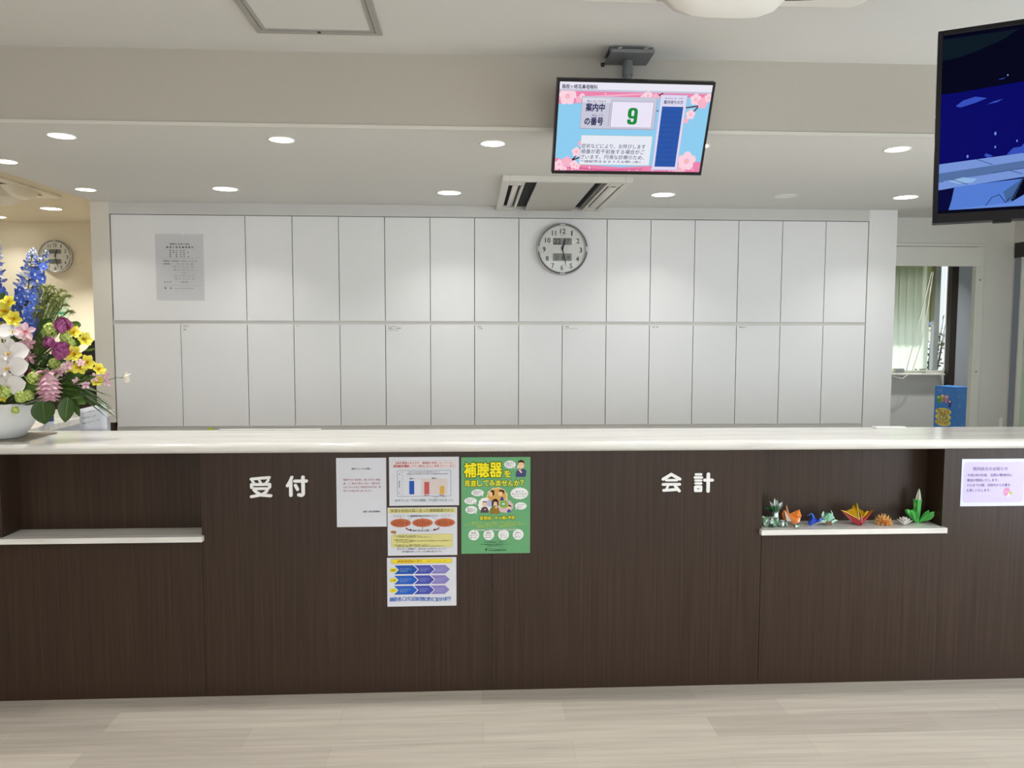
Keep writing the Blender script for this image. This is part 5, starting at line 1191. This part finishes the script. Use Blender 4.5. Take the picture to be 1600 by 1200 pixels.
leaf(Fp(100, 600, .07), Fp(152, 590, .07), .045, G_D, (0, -.7, .7)); leaf(Fp(96, 600, .08), Fp(140, 578, .09), .05, G_D, (.2, -.8, .5)); leaf(Fp(90, 606, .07), Fp(130, 612, .06), .05, G_D, (0, -.7, .7)); leaf(Fp(96, 612, .06), Fp(132, 622, .05), .04, G_D, (0, -.8, .5))
leaf(Fp(108, 530, .12), Fp(113, 506, .13), .028, G_D); leaf(Fp(118, 536, .12), Fp(131, 522, .13), .030, G_D); leaf(Fp(112, 545, .12), Fp(132, 528, .12), .03, G_M)
leaf(Fp(-8, 490, .15), Fp(8, 456, .16), .055, G_D, (.2, -1, .1)); leaf(Fp(132, 548, .12), Fp(150, 545, .12), .012, G_M); leaf(Fp(40, 575, .09), Fp(58, 600, .05), .05, G_M, (.3, -.8, .3)); leaf(Fp(30, 610, .03), Fp(60, 604, .03), .05, G_M)
random.seed(33)
for i in range(70):                     # inner foliage
    u, v = random.uniform(-30, 122), random.uniform(505, 622); y = random.uniform(.11, .24)
    if u < 30 and v < 520: v += 30
    p = Fp(u, v, y); d = Vector((random.uniform(-1, 1), random.uniform(-.4, .4), random.uniform(-.5, 1))).normalized(); leaf(p-d*.03, p+d*.035, random.uniform(.022, .038), random.choice([G_D, G_D, G_M]), (random.uniform(-.4, .4), -1, .4))
for i in range(16):                     # long grass blades arching over the counter
    e_ = [(185, 655), (176, 641), (182, 652), (170, 655), (178, 621), (168, 620), (176, 637), (150, 640), (186, 650), (160, 628), (172, 630), (165, 645), (180, 646), (155, 615), (174, 650), (183, 654)][i]
    y = .08+.008*i; p0 = Fp(84+random.uniform(0, 14), 606+random.uniform(-3, 4), .1); p3 = Fp(e_[0], e_[1], y); lift = random.uniform(.022, .045)
    pts = [HUB, p0]+[p0.lerp(p3, k/7)+Vector((0, 0, lift*math.sin(PI*(k/7)**.8))) for k in range(1, 8)]
    q = MB(); q.blade(pts, .0075 if i % 3 else .010, G_D, (0, -.6, .8)); q.build('grass_blade', fl)
# thin stem with a white wispy flower
q = MB(); pth = [HUB, Fp(105, 602, .09), Fp(140, 600, .1), Fp(160, 597, .1), Fp(174, 592, .1), Fp(182, 590, .1), Fp(191, 590.5, .1)]
q.tube(pth, .0014, STM, 6); q.build('stem', fl)
q = MB(); c = Fp(192, 590, .1)
for i in range(16):
    a = 2*PI*i/16; d = Vector((.55+.3*random.random(), -.35+math.cos(a)*.5, math.sin(a)*.75+.1)); q.petal(c, d, (-.3, -1, .4), .034*random.uniform(.8, 1.15), .008, mat('petal_ivory', '#f6f2e4', .5), cup=.3, nu=4, nv=2)
q.ball(c, .004, G_M, 6); q.build('wispy_bloom', fl)

# things on and behind the return counter
b = P(95, 650, Y=.62)
t = thing('spray_bottle', 'small bottle with a blue cap behind the hanging leaves', 'bottle', (b.x-.06, .62, CZ))
q = MB(); q.lathe([(0, 0), (.022, 0), (.024, .004), (.024, .055), (.018, .068), (.011, .072), (.011, .08)], (0, 0, 0), mat('clear_white_bottle', '#dfe5ee', .25), 24); q.build('body', t)
q = MB(); q.lathe([(.0245, .02), (.0245, .045)], (0, 0, 0), mat('blue_label', '#2a3d86', .4), 24); q.build('label', t)
q = MB(); q.lathe([(.012, .078), (.012, .095), (0, .096)], (0, 0, 0), mat('blue_cap', '#3a49a8', .4), 20); q.box((-.03, -.008, .095), (.016, .008, .112), MATS['blue_cap']); q.build('cap', t)
t = thing('wood_cabinet', 'dark brown wooden cabinet beside the white side panel, behind the flowers', 'cabinet', (-3.0, 2.5, 0))
q = MB(); q.box((-.6, -.2, 0), (.60, .2, 1.2), DKB); q.build('body', t); q = MB(); q.box((-.61, -.21, 1.2), (.61, .2, 1.215), DKB); q.build('top', t)
t = thing('monitor', 'dark slanted screen standing on the brown cabinet behind the yellow flowers', 'monitor', (P(148, 590, Y=2.45).x, 2.45, 1.215))
q = MB(); q.prism([(-.26, 0, .0), (.06, 0, .0), (.06, 0, .295), (.0, 0, .27), (-.06, 0, .2), (-.1, 0, .17)], (0, .04, 0), mat('dark_grey_plastic', '#3a3638', .4)); q.build('screen', t, bevel=.003)
